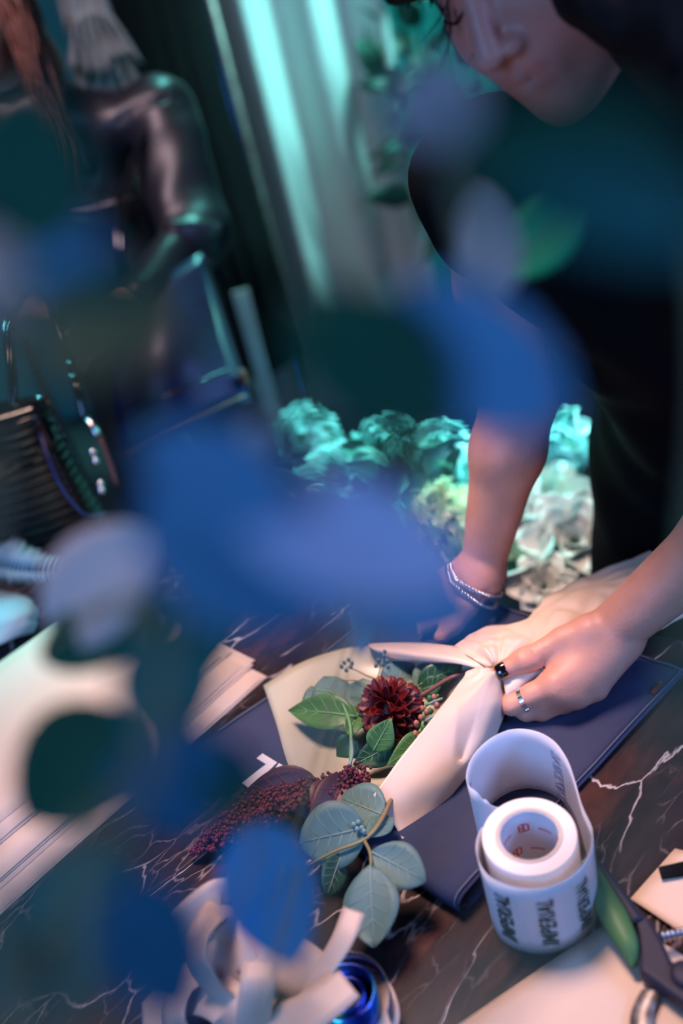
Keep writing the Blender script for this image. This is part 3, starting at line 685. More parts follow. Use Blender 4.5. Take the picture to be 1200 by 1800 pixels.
# ------------------------------------------------------------------ bouquet flowers
UP = np.array([0, 0, 1.0]); TOCAM = nrm(CAM - on(680, 1250, .94))
dc = on(686, 1246, .940); dax = nrm(TOCAM * .75 + np.array([-.35, -.05, .35]))
dh = thing('dahlia', 'dark red dahlia in the middle of the bouquet', 'flower', dc)
Gp = np.zeros((6, 5, 3))
for i in range(6):
    s = i / 5; wd = math.sin(math.pi * (0.12 + 0.82 * s)) ** 0.7
    for j in range(5):
        t = j / 2 - 1; Gp[i, j] = (t * wd * .5, s, (t * t) * .28 * wd + .18 * (s - .5) ** 2)
pv, pf = sheet(Gp, .03); pm = bpy.data.meshes.new('petal'); pm.from_pydata(pv.tolist(), [], pf); pm.materials.append(M_dahlia); pm.polygons.foreach_set('use_smooth', [True] * len(pm.polygons))
NP = 130; axf = frame(dax, [0, 0.3, 1])      # rows: x, y(axis), z
for k in range(NP):
    ph = math.acos(1 - (k + .5) / NP * 1.55); th = k * 2.39996
    dr = axf[1] * math.cos(ph) + (axf[0] * math.cos(th) + axf[2] * math.sin(th)) * math.sin(ph)
    tang = nrm(axf[1] - (axf[1] @ dr) * dr + 1e-4 * axf[0])
    ydir = nrm(dr * (.80 - .25 * math.sin(ph)) - tang * (.55 * math.sin(ph)) + np.random.normal(0, .09, 3)); ln = .019 + .0035 * math.sin(ph) + random.uniform(-.002, .002)
    Rf = frame(ydir, dr if abs(dr @ ydir) < .93 else tang); wdt = .0108 + .0015 * math.sin(ph)
    Rf = np.array([Rf[0], Rf[1], Rf[2]])
    o = bpy.data.objects.new('petal', pm); COL.objects.link(o); o.parent = dh
    base = dr * (.013) + dax * 0.0
    mm = Matrix.Identity(4)
    for r in range(3):
        mm[r][0] = Rf[0][r] * wdt; mm[r][1] = Rf[1][r] * ln; mm[r][2] = Rf[2][r] * wdt; mm[r][3] = base[r]
    o.matrix_local = mm
v, f = ball(dc, .017, 12, 8); obj('flower_heart', v, f, M_dahlia, dh)
v, f = tube([dc + (on(712, 1235, .935) - dc) * .5, on(740, 1222, .938), on(800, 1188, .936), on(862, 1176, .940)], .0022, 8, n=14); obj('stem', v, f, M_stemp, dh)

def branch(name, label, cat, stem_pts, r, mt_stem, base):
    t = thing(name, label, cat, base)
    v, f = tube(stem_pts, r, 7, n=5 * len(stem_pts)); obj('stem', v, f, mt_stem, t); return t
# green leafy sprig
gs = branch('green_sprig', 'green leafy sprig curling beside the dark red dahlia', 'sprig',
            [on(612, 1420, .915), on(616, 1330, .93), on(614, 1270, .945), on(590, 1222, .95), on(548, 1212, .946)], [.0016, .0018, .0016, .0010, .0006], M_gveinn, on(612, 1400, TZ + .01))
leaf_at(on(622, 1258, .945), on(500, 1245, .935), .040, TOCAM + [0, .3, 0], M_leafg, gs, 'pointed', .25, .3, vein=M_gveinn, seedv=1)
leaf_at(on(612, 1290, .94), on(640, 1230, .938), .022, TOCAM, M_leafg, gs, 'pointed', .2, .3, vein=M_gveinn, seedv=2)
leaf_at(on(655, 1320, .948), on(688, 1262, .966), .030, TOCAM + [.3, 0, 0], M_leafg, gs, 'pointed', .1, .2, vein=M_gveinn, seedv=3)
leaf_at(on(690, 1310, .940), on(620, 1345, .935), .030, TOCAM, M_leafd, gs, 'pointed', .1, .2, vein=M_gveinn, seedv=4)
leaf_at(on(755, 1295, .938), on(680, 1345, .938), .030, TOCAM, M_leafg, gs, 'pointed', .1, .2, vein=M_gveinn, seedv=5)
leaf_at(on(625, 1300, .93), on(590, 1330, .915), .028, TOCAM, M_leafd, gs, 'pointed', .1, .2, seedv=6)
v, f = tube([on(617, 1300, .942), on(618, 1330, .946), on(604, 1370, .94), on(588, 1400, .93)], [.0018, .0016, .001], 7, n=14); obj('stem', v, f, M_eucv, gs)
# grey eucalyptus behind the dahlia
eb = branch('eucalyptus_sprig', 'grey blue eucalyptus sprig lying behind the dark red dahlia', 'sprig',
            [on(860, 1180, .938), on(780, 1190, .925), on(690, 1205, .918), on(610, 1215, .915), on(560, 1220, .915)], [.002, .002, .0015, .001], M_stem, on(720, 1200, TZ + .012))
for i, (bx_, tx_, wd) in enumerate([((598, 1262, .918), (570, 1188, .926), .048), ((640, 1250, .918), (636, 1192, .926), .042), ((690, 1222, .918), (714, 1160, .930), .042), ((735, 1215, .920), (775, 1165, .934), .036), ((560, 1262, .912), (548, 1205, .918), .030)]):
    leaf_at(on(*bx_), on(*tx_), wd, TOCAM + np.array([.2, .1, .4]) * (i % 2), M_euc, eb, 'round', .05, .06, vein=M_eucv, seedv=20 + i)
leaf_at(on(735, 1205, .930), on(812, 1168, .938), .030, TOCAM, M_leafd, eb, 'pointed', .1, .25, vein=M_gveinn, seedv=31)
leaf_at(on(742, 1212, .930), on(790, 1195, .936), .022, TOCAM, M_leafd, eb, 'pointed', .1, .25, vein=M_gveinn, seedv=32)
# seeded sprig on the far edge
ss = branch('seeded_sprig', 'thin sprig with small grey seed pods above the dahlia', 'sprig',
            [on(700, 1205, .93), on(650, 1190, .938), on(625, 1178, .944), on(608, 1172, .947)], [.0011, .0009, .0006], M_stem, on(660, 1190, TZ + .02))
v, f = tube([on(662, 1194, .938), on(668, 1175, .945), on(672, 1158, .95)], [.0009, .0006], 6, n=8); obj('stem', v, f, M_stem, ss)
v, f = tube([on(690, 1240, .94), on(640, 1200, .946), on(600, 1196, .948)], [.0009, .0006], 6, n=8); obj('stem', v, f, M_stem, ss)
for i, (x, y) in enumerate([(605, 1165), (612, 1160), (616, 1172), (608, 1178), (618, 1166), (600, 1172), (665, 1160), (674, 1153), (680, 1162), (672, 1168), (682, 1172), (660, 1170), (676, 1145), (668, 1148)]):
    v, f = ball(on(x, y, .949), (.0022, .0022, .0030), 7, 5); obj('seed_pod', v, f, M_euc, ss)
# berries / little buds at the right of the dahlia
hb = branch('budded_sprig', 'little pink buds on pale green stems between dahlia and paper', 'sprig',
            [on(770, 1222, .938), on(748, 1240, .942), on(742, 1275, .942), on(735, 1290, .94)], .0016, M_gveinn, on(750, 1250, TZ + .015))
v, f = tube([on(748, 1240, .943), on(765, 1232, .947), on(778, 1228, .947)], .0013, 6, n=6); obj('stem', v, f, M_eucv, hb)
v, f = tube([on(747, 1268, .943), on(756, 1262, .946), on(766, 1258, .946)], .0013, 6, n=6); obj('stem', v, f, M_eucv, hb)
for i, (x, y) in enumerate([(755, 1228), (763, 1226), (750, 1252), (756, 1250), (740, 1262), (732, 1272), (744, 1280), (730, 1290), (738, 1296), (752, 1282), (742, 1246), (768, 1240)]):
    v, f = ball(on(x, y, .945), (.0032, .0032, .0042), 7, 5); obj('bud', v, f, M_bud if i % 3 else M_leafg, hb)
# lower eucalyptus
lb = branch('eucalyptus_sprig', 'grey green eucalyptus sprig with big oval leaves reaching over the fold', 'sprig',
            [on(540, 1522, .935), on(590, 1496, .945), on(640, 1476, .95), on(668, 1445, .95), on(690, 1400, .94), on(720, 1340, .925)], [.0010, .0016, .0020, .0022, .0024], M_stem, on(640, 1480, TZ + .006))
v, f = tube([on(640, 1477, .95), on(650, 1498, .956), on(652, 1522, .957)], [.0016, .0012], 7, n=8); obj('stem', v, f, M_stem, lb)
for i, (b_, t_, wd, hint) in enumerate([((640, 1455, .952), (524, 1482, .945), .058, (0, .2, .1)), ((672, 1432, .945), (598, 1402, .942), .045, (0, .2, .3)), ((652, 1497, .957), (748, 1548, .952), .040, (.2, -.1, .2)),
                                       ((651, 1520, .957), (655, 1664, .936), .050, (-.3, 0, 0)), ((600, 1500, .94), (575, 1575, .93), .030, (.9, 0, 0)), ((645, 1470, .95), (690, 1435, .942), .022, (0, .6, 0))]):
    leaf_at(on(*b_), on(*t_), wd, TOCAM + np.array(hint), M_euc if i != 4 else M_leafd, lb, 'round' if i < 2 else 'oval', .1, .1, vein=M_eucv, seedv=40 + i)
for (x, y) in [(622, 1450), (628, 1458), (636, 1456), (630, 1446), (640, 1462)]:
    v, f = ball(on(x, y, .955), (.0026, .0026, .0034), 7, 5); obj('bud', v, f, M_eucv, lb)
# amaranth
am = thing('amaranth', 'drooping burgundy amaranth plume left of the eucalyptus', 'flower', on(470, 1430, TZ + .004))
apx = crom([on(338, 1498, .912), on(380, 1474, .916), on(430, 1440, .925), (on(500, 1405, .935)), on(580, 1385, .94), on(640, 1360, .935)], 40)
parts = []
for k in range(1150):
    s = random.random() ** .8; p = apx[int(s * 39)]; rr = .0035 + .021 * math.sin(min(1, s * 1.15) * 2.2) ** 1.2
    if s > .55: rr *= .7
    d = nrm(np.random.normal(0, 1, 3)); q = p + d * rr * random.uniform(.55, 1); q[2] = max(q[2], TZ + .005)
    parts.append(ball(q, random.uniform(.0012, .0024), 5, 3))
v, f = join(*parts); o = obj('florets', v, f, M_amar, am); o['kind'] = 'stuff'
v, f = tube(apx, [.001, .004, .004, .002], 7); obj('stem', v, f, M_amar, am)
for i, (b_, t_, wd) in enumerate([((560, 1380, .945), (420, 1395, .935), .045), ((600, 1375, .945), (560, 1460, .935), .05), ((610, 1360, .945), (540, 1500, .930), .042)]):
    leaf_at(on(*b_), on(*t_), wd, TOCAM + np.array([.3 * i - .3, .2, 0]), M_burg, am, 'pointed', .2, .3, vein=M_amar, seedv=60 + i)

# ------------------------------------------------------------------ ribbons and iridescent foil at the bottom
rb = thing('ribbon_bunch', 'bunch of cream ribbon loops at the bottom of the picture', 'ribbon', on(480, 1760, TZ))
def ribbon(pts, wd, tw0, tw1, n=34):
    P = crom([on(*p) for p in pts], n); T = np.gradient(P, axis=0); G = np.zeros((n, 5, 3))
    for i in range(n):
        t = nrm(T[i]); vw = nrm(CAM - P[i]); s1 = nrm(np.cross(t, vw)); s2 = np.cross(s1, t); a = tw0 + (tw1 - tw0) * i / (n - 1); wv = s1 * math.cos(a) + s2 * math.sin(a)
        for j in range(5): G[i, j] = P[i] + wv * wd * (j / 4 - .5)
    G[:, :, 2] = np.maximum(G[:, :, 2], TZ + .002)
    v, f = sheet(G, .0005); obj('ribbon_strip', v, f, M_ribbon, rb)
ribbon([(290, 1660, .95), (330, 1615, .985), (380, 1575, .995), (404, 1576, .985)], .026, .3, -.5)
ribbon([(440, 1790, .92), (385, 1745, .955), (352, 1700, .985), (348, 1650, 1.0), (372, 1608, 1.0), (400, 1590, .98)], .022, 1.1, .5)
ribbon([(470, 1800, .915), (440, 1740, .945), (405, 1680, .965), (385, 1630, .97)], .036, .2, .5)
ribbon([(385, 1640, .955), (460, 1670, .965), (540, 1715, .955), (600, 1800, .92)], .042, .3, -.3)
ribbon([(440, 1840, .93), (446, 1780, .965), (452, 1730, .985), (456, 1690, .988)], .026, .0, .15)
ribbon([(420, 1870, .93), (490, 1808, .955), (550, 1775, .97), (612, 1725, .972)], .030, .2, .5)
ribbon([(520, 1790, .94), (560, 1720, .965), (600, 1655, .985), (622, 1600, .99)], .018, .9, .3)
ribbon([(250, 1800, .91), (330, 1745, .94), (400, 1765, .95), (430, 1840, .92)], .034, .6, -.4)
ribbon([(340, 1850, .91), (305, 1790, .94), (330, 1720, .955), (400, 1700, .95), (445, 1745, .94), (420, 1810, .91)], .028, 1.0, .4)
ribbon([(470, 1860, .91), (450, 1790, .93), (490, 1715, .945), (550, 1740, .94), (565, 1830, .92)], .030, 1.1, .5)
ribbon([(560, 1880, .91), (600, 1800, .925), (560, 1750, .935), (490, 1790, .93)], .030, .9, .2)
ribbon([(640, 1860, .91), (678, 1800, .92), (676, 1755, .925), (652, 1715, .92)], .020, .2, .8)
fo = thing('foil_spool', 'blue green iridescent foil spool beside the cream ribbons', 'spool', on(640, 1790, TZ))
fc = on(628, 1800, TZ)
v, f = lathe([(.0215, .0), (.0235, .0), (.0235, .045), (.0215, .045)], (*fc[:2], TZ + .001), 36, True); obj('foil_wrap', v, f, M_irid, fo)
v, f = lathe([(.012, .0), (.0145, .0), (.0145, .042), (.012, .042)], (*fc[:2], TZ + .001), 30, True); obj('spool_core', v, f, M_irid, fo)
v, f = lathe([(.0145, .0), (.030, .0), (.030, .002), (.0145, .002)], (*fc[:2], TZ + .0), 36, True); obj('spool_flange', v, f, M_navyp, fo)
def ring_strip(th0, th1, rad, z, tilt):
    return
G = np.array([[fc + np.array([rr_ * math.cos(a), rr_ * math.sin(a), .012 + .03 * t + .008 * math.sin(a)]) for t in (0, .5, 1)] for a, rr_ in zip(np.linspace(-.6, 2.6, 22), np.linspace(.034, .028, 22))])
v, f = sheet(G, .0006); obj('loose_foil', v, f, mat('smoky_film', (0.05, 0.06, 0.10), rough=0.2, coat=.5), fo)

# ================================================================== the florist
def head_shape(b, H, HAX):
    b.ell(H(-.02, 0, .03), (.095, .074, .093), HAX).ell(H(.03, 0, -.035), (.060, .058, .075), HAX, .03)
    for s in (-1, 1):
        b.cap(H(-.01, s * .052, -.05), H(.060, s * .006, -.094), .020, .015, .03)
        b.ell(H(.048, s * .036, -.03), (.028, .024, .030), HAX, .03)
        b.cap(H(.080, s * .010, .028), H(.064, s * .050, .030), .009, .007, .018)
        b.ell(H(-.008, s * .076, -.012), (.026, .007, .032), HAX, .008)
    b.ell(H(.068, 0, -.092), (.017, .018, .014), HAX, .02)
    b.ell(H(.078, 0, -.062), (.014, .026, .020), HAX, .02)
    for s in (-1, 1): b.ell(H(.096, s * .033, .006), (.016, .015, .012), HAX, .014, -1)
    for s in (-1, 1): b.ell(H(.066, s * .032, .006), (.0135, .0145, .0125), HAX, .005)
    b.cap(H(.083, 0, .014), H(.107, 0, -.032), .0078, .0105, .010)
    for s in (-1, 1): b.ell(H(.094, s * .0135, -.037), (.0105, .0075, .0075), HAX, .007)
    for s in (-1, 1):
        b.cap(H(.0905, 0, -.0600), H(.074, s * .025, -.0655), .0055, .003, .004)
        b.cap(H(.0880, 0, -.0735), H(.074, s * .023, -.0675), .0068, .003, .004)
        b.cap(H(.0955, s * .001, -.0668), H(.079, s * .025, -.0665), .0012, .0010, .003, -1)
def face_lines(H, mt, par):
    for s_ in (-1, 1):
        v, f = tube([H(.0835, s_ * .018, -.001), H(.0835, s_ * .030, -.0055), H(.076, s_ * .046, -.002)], [.0006, .0014, .0006], 6, n=10); obj('eyelashes', v, f, mt, par)
        v, f = tube([H(.0895, s_ * .013, .032), H(.0855, s_ * .032, .037), H(.070, s_ * .055, .031)], [.0018, .0024, .0008], 6, n=10); obj('eyebrow', v, f, mt, par)

Fh = nrm(cdir([-.505, .788, -.353])); Uh = nrm(cdir([-.646, -.616, -.452]))
Uh = nrm(Uh - (Uh @ Fh) * Fh); Lh = nrm(np.cross(Uh, Fh)); Lh = Lh if Lh @ cdir([.57, 0, -.82]) > 0 else -Lh
hc = pix(988, 190, .775) - (Fh * .075 - Uh * .105)
def H(a, b, c): return hc + Fh * a + Lh * b + Uh * c
HAX = [Fh, Lh, Uh]
rsh = np.array([.205, .945, 1.385]); lsh = np.array([.435, .700, 1.375]); relb = np.array([.212, .930, 1.150]); lelb = np.array([.392, .722, 1.108])
hip = np.array([.500, 1.010, .955]); chest = (rsh + lsh) / 2 * .75 + hip * .25 + np.array([0.0, 0, .0]); nb = (rsh + lsh) / 2 + np.array([.0, .03, .035])
across = nrm(lsh - rsh)
rw = on(846, 1003, .945)
fl = thing('person', 'florist in a black dress leaning over the table, wrapping the bouquet', 'person', (hip[0], hip[1], 0))
b = Body()
head_shape(b, H, HAX)
b.cap(H(-.03, 0, -.05), nb, .050, .055, .03)
# trunk (under the dress), legs, feet
b.cap(rsh, lsh, .045, .045, .04); b.cap(nb, chest, .07, .10, .05); b.cap(chest, hip, .095, .115, .05)
for s, hx in ((-1, hip - across * .085), (1, hip + across * .085)):
    kn = np.array([hx[0] + .03, hx[1] + .03, .50]); an = np.array([hx[0] + .05, hx[1] + .06, .09]); toe = an + np.array([-.09, -.11, -.06])
    b.chain([hx, kn, an], [.085, .055, .038], .03); b.cap(an, toe, .038, .028, .02)
# arms
b.chain([rsh, rsh * .5 + relb * .5, relb, relb * .72 + rw * .28, rw], [.046, .041, .037, .0385, .0245], .02)
lw = on(1078, 1108, .966)
b.chain([lsh, lelb, lelb * .7 + lw * .3, lw], [.046, .040, .036, .0262], .02)
# left hand (thumb on top of the paper, fingers curled under it)
def hnd(pts, rad, k=.008): b.chain([on(*p) if len(p) == 3 else p for p in pts], rad, k)
LWp = (1078, 1108, .966)
hnd([LWp, (1038, 1112, .970), (990, 1126, .966), (930, 1157, .958), (884, 1179, .951)], [.024, .0185, .0135, .0110, .0098], .006)
b.ell(on(924, 1161, .959), (.013, .0125, .0120), None, .006)
for (x, y) in ((922, 1150), (930, 1147), (938, 1143)):
    b.cap(on(x - 6, y - 6, .972), on(x + 14, y + 26, .966), .0012, .0012, .003, -1)
imc = (976, 1203, .943); mmc = (990, 1218, .934); rmc = (1015, 1222, .927); pmc = (1046, 1210, .924)
for q, r in ((imc, .0145), (mmc, .0135), (rmc, .0125), (pmc, .0115)):
    hnd([(1082, 1122, .956), q], [.021, r], .014)
hnd([(1014, 1130, .960), (994, 1172, .948)], [.014, .0105], .012); hnd([(985, 1150, .951), (978, 1182, .942)], [.007, .007], .010)
hnd([imc, (935, 1222, .935), (899, 1239, .927), (878, 1228, .917), (885, 1205, .914)], [.0142, .0112, .0100, .0085, .0075], .006)
hnd([mmc, (925, 1250, .917), (900, 1240, .912), (905, 1215, .912)], [.0130, .0098, .0080, .0072], .005)
hnd([rmc, (952, 1250, .9145), (920, 1240, .912), (925, 1215, .912)], [.0125, .0095, .0078, .007], .005)
hnd([pmc, (992, 1238, .9145), (965, 1235, .912)], [.0115, .0085, .0072], .005)
# right hand resting on the paper
rmid = on(800, 1035, .935)
for i, (m_, p_, d_, t_) in enumerate([((790, 1062, .930), (752, 1092, .922), (730, 1108, .915), (716, 1120, .912)), ((775, 1050, .934), (728, 1078, .926), (704, 1094, .917), (690, 1106, .913)), ((765, 1038, .933), (716, 1060, .924), (692, 1074, .916), (680, 1084, .912)), ((760, 1025, .930), (720, 1040, .921), (700, 1050, .914), (690, 1058, .911))]):
    hnd([(842, 1010, .944), m_], [.023, .0128], .015); hnd([m_, p_, d_, t_], [.0122, .0095, .0085, .0072], .005)
hnd([(842, 1015, .944), (815, 1065, .935), (795, 1095, .925), (775, 1118, .918)], [.02, .0135, .0108, .0085], .010)
xs = axis([(.05, .32, .0026), (.32, .66, .006)]); ys = axis([(.60, 1.24, .0030)]); zs = axis([(-.02, .88, .012), (.88, 1.0, .0022), (1.0, 1.40, .006), (1.40, 1.70, .0028)])
v, f = b.mesh(xs, ys, zs); body = obj('body', v, f, M_skin, fl)
tint(body, [(H(.05, 0, -.03), H(.03, 0, -.06), .14, .60), (H(.0905, -.02, -.0615), H(.0905, .02, -.0615), .012, .9), (H(.088, -.018, -.074), H(.088, .018, -.074), .012, .9), (H(.108, 0, -.033), H(.108, 0, -.03), .02, .35), (H(.06, .04, -.03), H(.05, .05, -.02), .03, .35), (H(.06, -.04, -.03), H(.05, -.05, -.02), .03, .35),  # first spot reddens the whole face in place of warm bounce light
            (on(*imc), on(*imc), .016, .4), (on(*mmc), on(*mmc), .014, .4), (on(884, 1179, .951), on(884, 1179, .951), .016, .4), (on(930, 1157, .958), on(930, 1157, .962), .014, .3), (on(*rmc), on(*pmc), .014, .3), (relb, relb, .04, .25)])
# dress: high collar, short sleeves, loose skirt
d = Body()
d.cap(H(-.055, 0, -.105), nb, .056, .066, .03)
d.cap(rsh + across * .01, lsh, .062, .062, .05); d.cap(nb, chest, .085, .115, .06); d.cap(chest, hip, .112, .140, .06)
d.cap(rsh, rsh * .80 + relb * .20, .060, .056, .03); d.cap(lsh, lsh * .8 + lelb * .2, .060, .056, .03)
down = np.array([.02, .03, -1.0])
for s in (-1, 1): d.cap(hip + across * .07 * s, hip + across * .10 * s + down * .55, .120, .155, .08)
bust = chest * .6 + nb * .4 + nrm(np.cross(across, UP)) * 0
fwd = nrm(np.array([-.62, -.78, 0]))
for s in (-1, 1): d.ell(chest * .62 + nb * .38 + fwd * .055 + across * s * .075, (.07, .07, .075), None, .05)
def wr(X, Y, Z): return .0045 * np.sin(34 * (X - Y) + 22 * Z) * np.sin(15 * Z + 12 * X) + .003 * np.sin(70 * (X + Y) * .7 - 40 * Z) * np.sin(20 * X)
xd = axis([(.0, .75, .0065)]); yd = axis([(.5, 1.32, .0065)]); zd = axis([(.33, 1.62, .0065)])
v, f = d.mesh(xd, yd, zd, wr); obj('dress', v, f, M_black, fl)
# hair
h = Body()
h.ell(H(-.030, 0, .045), (.105, .090, .098), HAX, .02); h.ell(H(.05, 0, .085), (.055, .065, .035), HAX, .03)
h.cap(H(-.05, .075, .02), H(-.02, .098, -.09), .040, .030, .03); h.cap(H(-.02, .098, -.09), H(-.01, .10, -.20), .030, .018, .03)
LOCK = [pix(975, -45, .700), pix(1030, 2, .694), pix(1082, 36, .70), pix(1145, 82, .72), pix(1190, 160, .74)]; h.chain(LOCK, [.008, .012, .014, .016, .018], .02); h.chain([H(.055, .045, .075), pix(1065, -70, .705), pix(1130, -15, .712), pix(1190, 60, .735), pix(1215, 140, .75)], [.024, .026, .028, .028, .02], .03)
h.chain([H(.088, -.01, .048), H(.07, -.055, .04), H(.02, -.075, .02)], [.016, .016, .016], .02)
h.cap(H(-.05, -.07, .03), H(-.03, -.09, -.08), .03, .02, .03); h.ell(H(-.09, 0, -.03), (.06, .085, .09), HAX, .03)
bb = [H(a, c, e) for a in (-.18, .16) for c in (-.16, .16) for e in (-.25, .17)]
bb += [pix(1220, 230, .70) , pix(830, -110, .66)]; lo = np.min(bb, 0); hi = np.max(bb, 0)
v, f = h.mesh(axis([(lo[0], hi[0], .004)]), axis([(lo[1], hi[1], .004)]), axis([(lo[2], hi[2], .004)]), lambda X, Y, Z: .003 * np.sin(160 * X + 40 * Z) * np.sin(120 * Y - 30 * Z))
hair = obj('hair', v, f, M_hair, fl)
parts = []
for k in range(20):                                  # loose wisps hanging past the brow on the far side
    s = random.random(); x0 = 715 + 120 * s; dz = .755 + random.uniform(-.02, .02); ln = random.choice([10, 20, 30, 60, 110, 150]) * random.uniform(.6, 1.05)
    a = pix(x0 + 90, -80, dz + .02); mid1 = pix(x0 + random.uniform(10, 50), -20, dz); end = pix(x0 + random.uniform(-10, 30), ln, dz)
    md = (mid1 + end) / 2 + R_ * random.uniform(-.014, .014)
    parts.append(tube([a, mid1, md, end], [.0010, .0008, .0006, .0002], 5, n=14))
for k in range(30):                                  # denser lock at the top edge
    a = pix(random.uniform(740, 850), random.uniform(-90, -60), .77); e = pix(random.uniform(715, 840), random.uniform(-5, 16), .76); parts.append(tube([a, (a + e) / 2 - R_ * .006, e], [.0022, .0018, .0005], 5, n=9))
LOCK_R = [.011, .014, .016, .018, .012]
for k in range(90):                                  # strands lying along the lock beside the cheek
    dv = nrm(np.random.normal(0, 1, 3)); o_ = random.uniform(0, .9); P = crom(LOCK, 12) + np.interp(np.linspace(0, 1, 12), np.linspace(0, 1, 5), LOCK_R)[:, None] * dv
    parts.append(tube(P[int(o_ * 3):], [.0012, .0012, .0004], 5))
v, f = join(*parts); obj('hair_strands', v, f, M_hair, fl)
face_lines(H, M_hair, fl)
# thumbnail, ring, bracelets
tn = on(879, 1184, .9605); ta = nrm(on(884, 1179, .951) - on(927, 1160, .957)); tnz = nrm(nrm(CAM - tn) * .8 + np.array([0, -.2, .35])); tnz = nrm(tnz - (tnz @ ta) * ta)
sd_ = np.cross(tnz, ta); tc0 = on(884, 1179, .951); Gn = np.zeros((9, 9, 3))
for i in range(9):
    l_ = -.0040 + .0108 * i / 8; rr_ = .0107 * math.sqrt(max(.05, 1 - max(0, l_ / .0118) ** 2.2)) + .0003; wn = .78 * (1 - .10 * abs(i / 4 - 1) ** 3)
    for k in range(9):
        a_ = wn * (k / 4 - 1); Gn[i, k] = tc0 + ta * l_ + (tnz * math.cos(a_) + sd_ * math.sin(a_)) * rr_
v, f = sheet(Gn, .0009); obj('thumbnail', v, f, M_nail, fl)
def band(c, ax_, r, w_, th):
    ax_ = nrm(ax_); u = nrm(np.cross(ax_, [.3, .2, 1])); q = np.cross(ax_, u); V, F = [], []; n = 36
    for i in range(n):
        a = 2 * math.pi * i / n; dr = u * math.cos(a) + q * math.sin(a)
        for (rr, ww) in ((r, -w_ / 2), (r + th, -w_ / 2), (r + th, w_ / 2), (r, w_ / 2)): V.append(c + dr * rr + ax_ * ww)
    for i in range(n):
        for j in range(4): F.append((i * 4 + j, ((i + 1) % n) * 4 + j, ((i + 1) % n) * 4 + (j + 1) % 4, i * 4 + (j + 1) % 4))
    return V, F
fa, fb = on(*imc), on(899, 1239, .927)
V, F = band(fa * .27 + fb * .73, fb - fa, .0104, .0052, .0013); o = obj('ring', V, F, M_silver, fl, smooth=False); o['label'] = 'silver ring with a small stone'
st_c = fa * .27 + fb * .73 + nrm(np.array([0, -.8, -.3])) * .0115
v, f = ball(st_c, .0028, 8, 6); obj('ring_stone', v, f, M_silver, o)
def bracelet(c, ax_, r1, r2):
    ax_ = nrm(ax_); u = nrm(np.cross(ax_, [0.1, 0.2, 1])); q = np.cross(ax_, u); parts = []
    for ph in (0, math.pi):
        P = [c + (u * math.cos(a) * r1 + q * math.sin(a) * r2) + .0017 * (math.cos(24 * a + ph) * ax_ + math.sin(26 * a + ph) * (u * math.cos(a) + q * math.sin(a))) for a in np.linspace(0, 2 * math.pi, 220)]
        parts.append(tube(P, .0016, 6))
    v, f = join(*parts); o = obj('bracelet', v, f, M_silver, fl); o['label'] = 'twisted silver bangle'
hdir = nrm(rw - relb)
bracelet(on(828, 1030, .942), nrm(hdir + cdir([-.55, 0, 0])), .034, .036)
bracelet(on(836, 1018, .946), nrm(hdir + cdir([-.35, .1, 0])), .033, .034)

# ================================================================== the visitor in the leather jacket
p2 = thing('person', 'visitor with long brown hair in a black leather jacket, behind the handbag', 'person', (-.31, 2.17, 0))
nk = np.array([-.40, 2.165, 1.425]); ls2 = np.array([-.155, 2.13, 1.325]); rs2 = np.array([-.58, 2.20, 1.325]); el2 = pix(348, 425, 1.94); wr2 = pix(215, 545, 1.80)
hd2 = nk + np.array([-.035, -.03, .165]); hp2 = np.array([-.32, 2.19, .92])
b = Body()
F2 = nrm([.12, -.97, -.20]); L2_ = nrm(np.cross([0, 0, 1.0], F2)); U2 = np.cross(F2, L2_); HAX2 = [F2, L2_, U2]
def H2(a, c, e): return hd2 + F2 * a + L2_ * c + U2 * e
head_shape(b, H2, HAX2)
b.cap(hd2 + [0, .02, -.07], nk + [0, 0, -.06], .05, .055, .03); b.cap(ls2, rs2, .05, .05, .05); b.cap(nk + [0, 0, -.1], hp2, .10, .12, .05)
b.chain([ls2, el2, wr2], [.045, .036, .026], .02); b.cap(wr2, wr2 + [-.05, -.05, -.01], .028, .02, .02)
for i in range(4):
    q0 = wr2 + np.array([-.05, -.05, -.01]) + np.array([.0, .012, -.018]) * (i - 1.5); b.chain([q0, q0 + [-.035, -.02, -.012], q0 + [-.045, -.005, -.035]], [.011, .0095, .008], .006)
b.chain([wr2, wr2 + [-.03, -.05, .03], wr2 + [-.06, -.07, .02]], [.02, .012, .009], .01)
wr3 = np.array([-.52, 2.05, 1.05]); el3 = np.array([-.64, 2.24, 1.08])
b.chain([rs2, el3, wr3], [.045, .036, .026], .02); b.cap(wr3, wr3 + [.06, -.05, -.02], .028, .018, .02)
for s in (-1, 1):
    kn = np.array([hp2[0] + s * .10, 2.19, .5]); an = np.array([hp2[0] + s * .10, 2.21, .08]); b.chain([hp2 + [s * .09, 0, 0], kn, an], [.085, .055, .036], .03); b.cap(an, an + [0, -.13, -.04], .035, .028, .02)
v, f = b.mesh(axis([(-.80, .05, .005)]), axis([(1.62, 2.4, .005)]), axis([(-.01, 0.85, .010), (0.85, 1.10, .005), (1.10, 1.25, .010), (1.25, 1.75, .0045)])); obj('body', v, f, M_skin2, p2)
j = Body()
j.cap(ls2, rs2, .066, .066, .06); j.cap(nk + [0, 0, -.10], hp2 + [0, 0, .08], .125, .150, .06); j.cap(nk + [0, -.01, -.10], nk + [0, .01, -.02], .075, .066, .03)
j.chain([ls2, ls2 * .5 + el2 * .5, el2, wr2 * .8 + el2 * .2], [.074, .068, .062, .045], .025)
j.chain([rs2, el3, wr3 * .85 + el3 * .15], [.074, .062, .045], .025)
for s in (-1, 1): j.cap(nk + [s * .03, -.075, -.02], nk + [s * .085, -.105, -.15], .018, .012, .012)
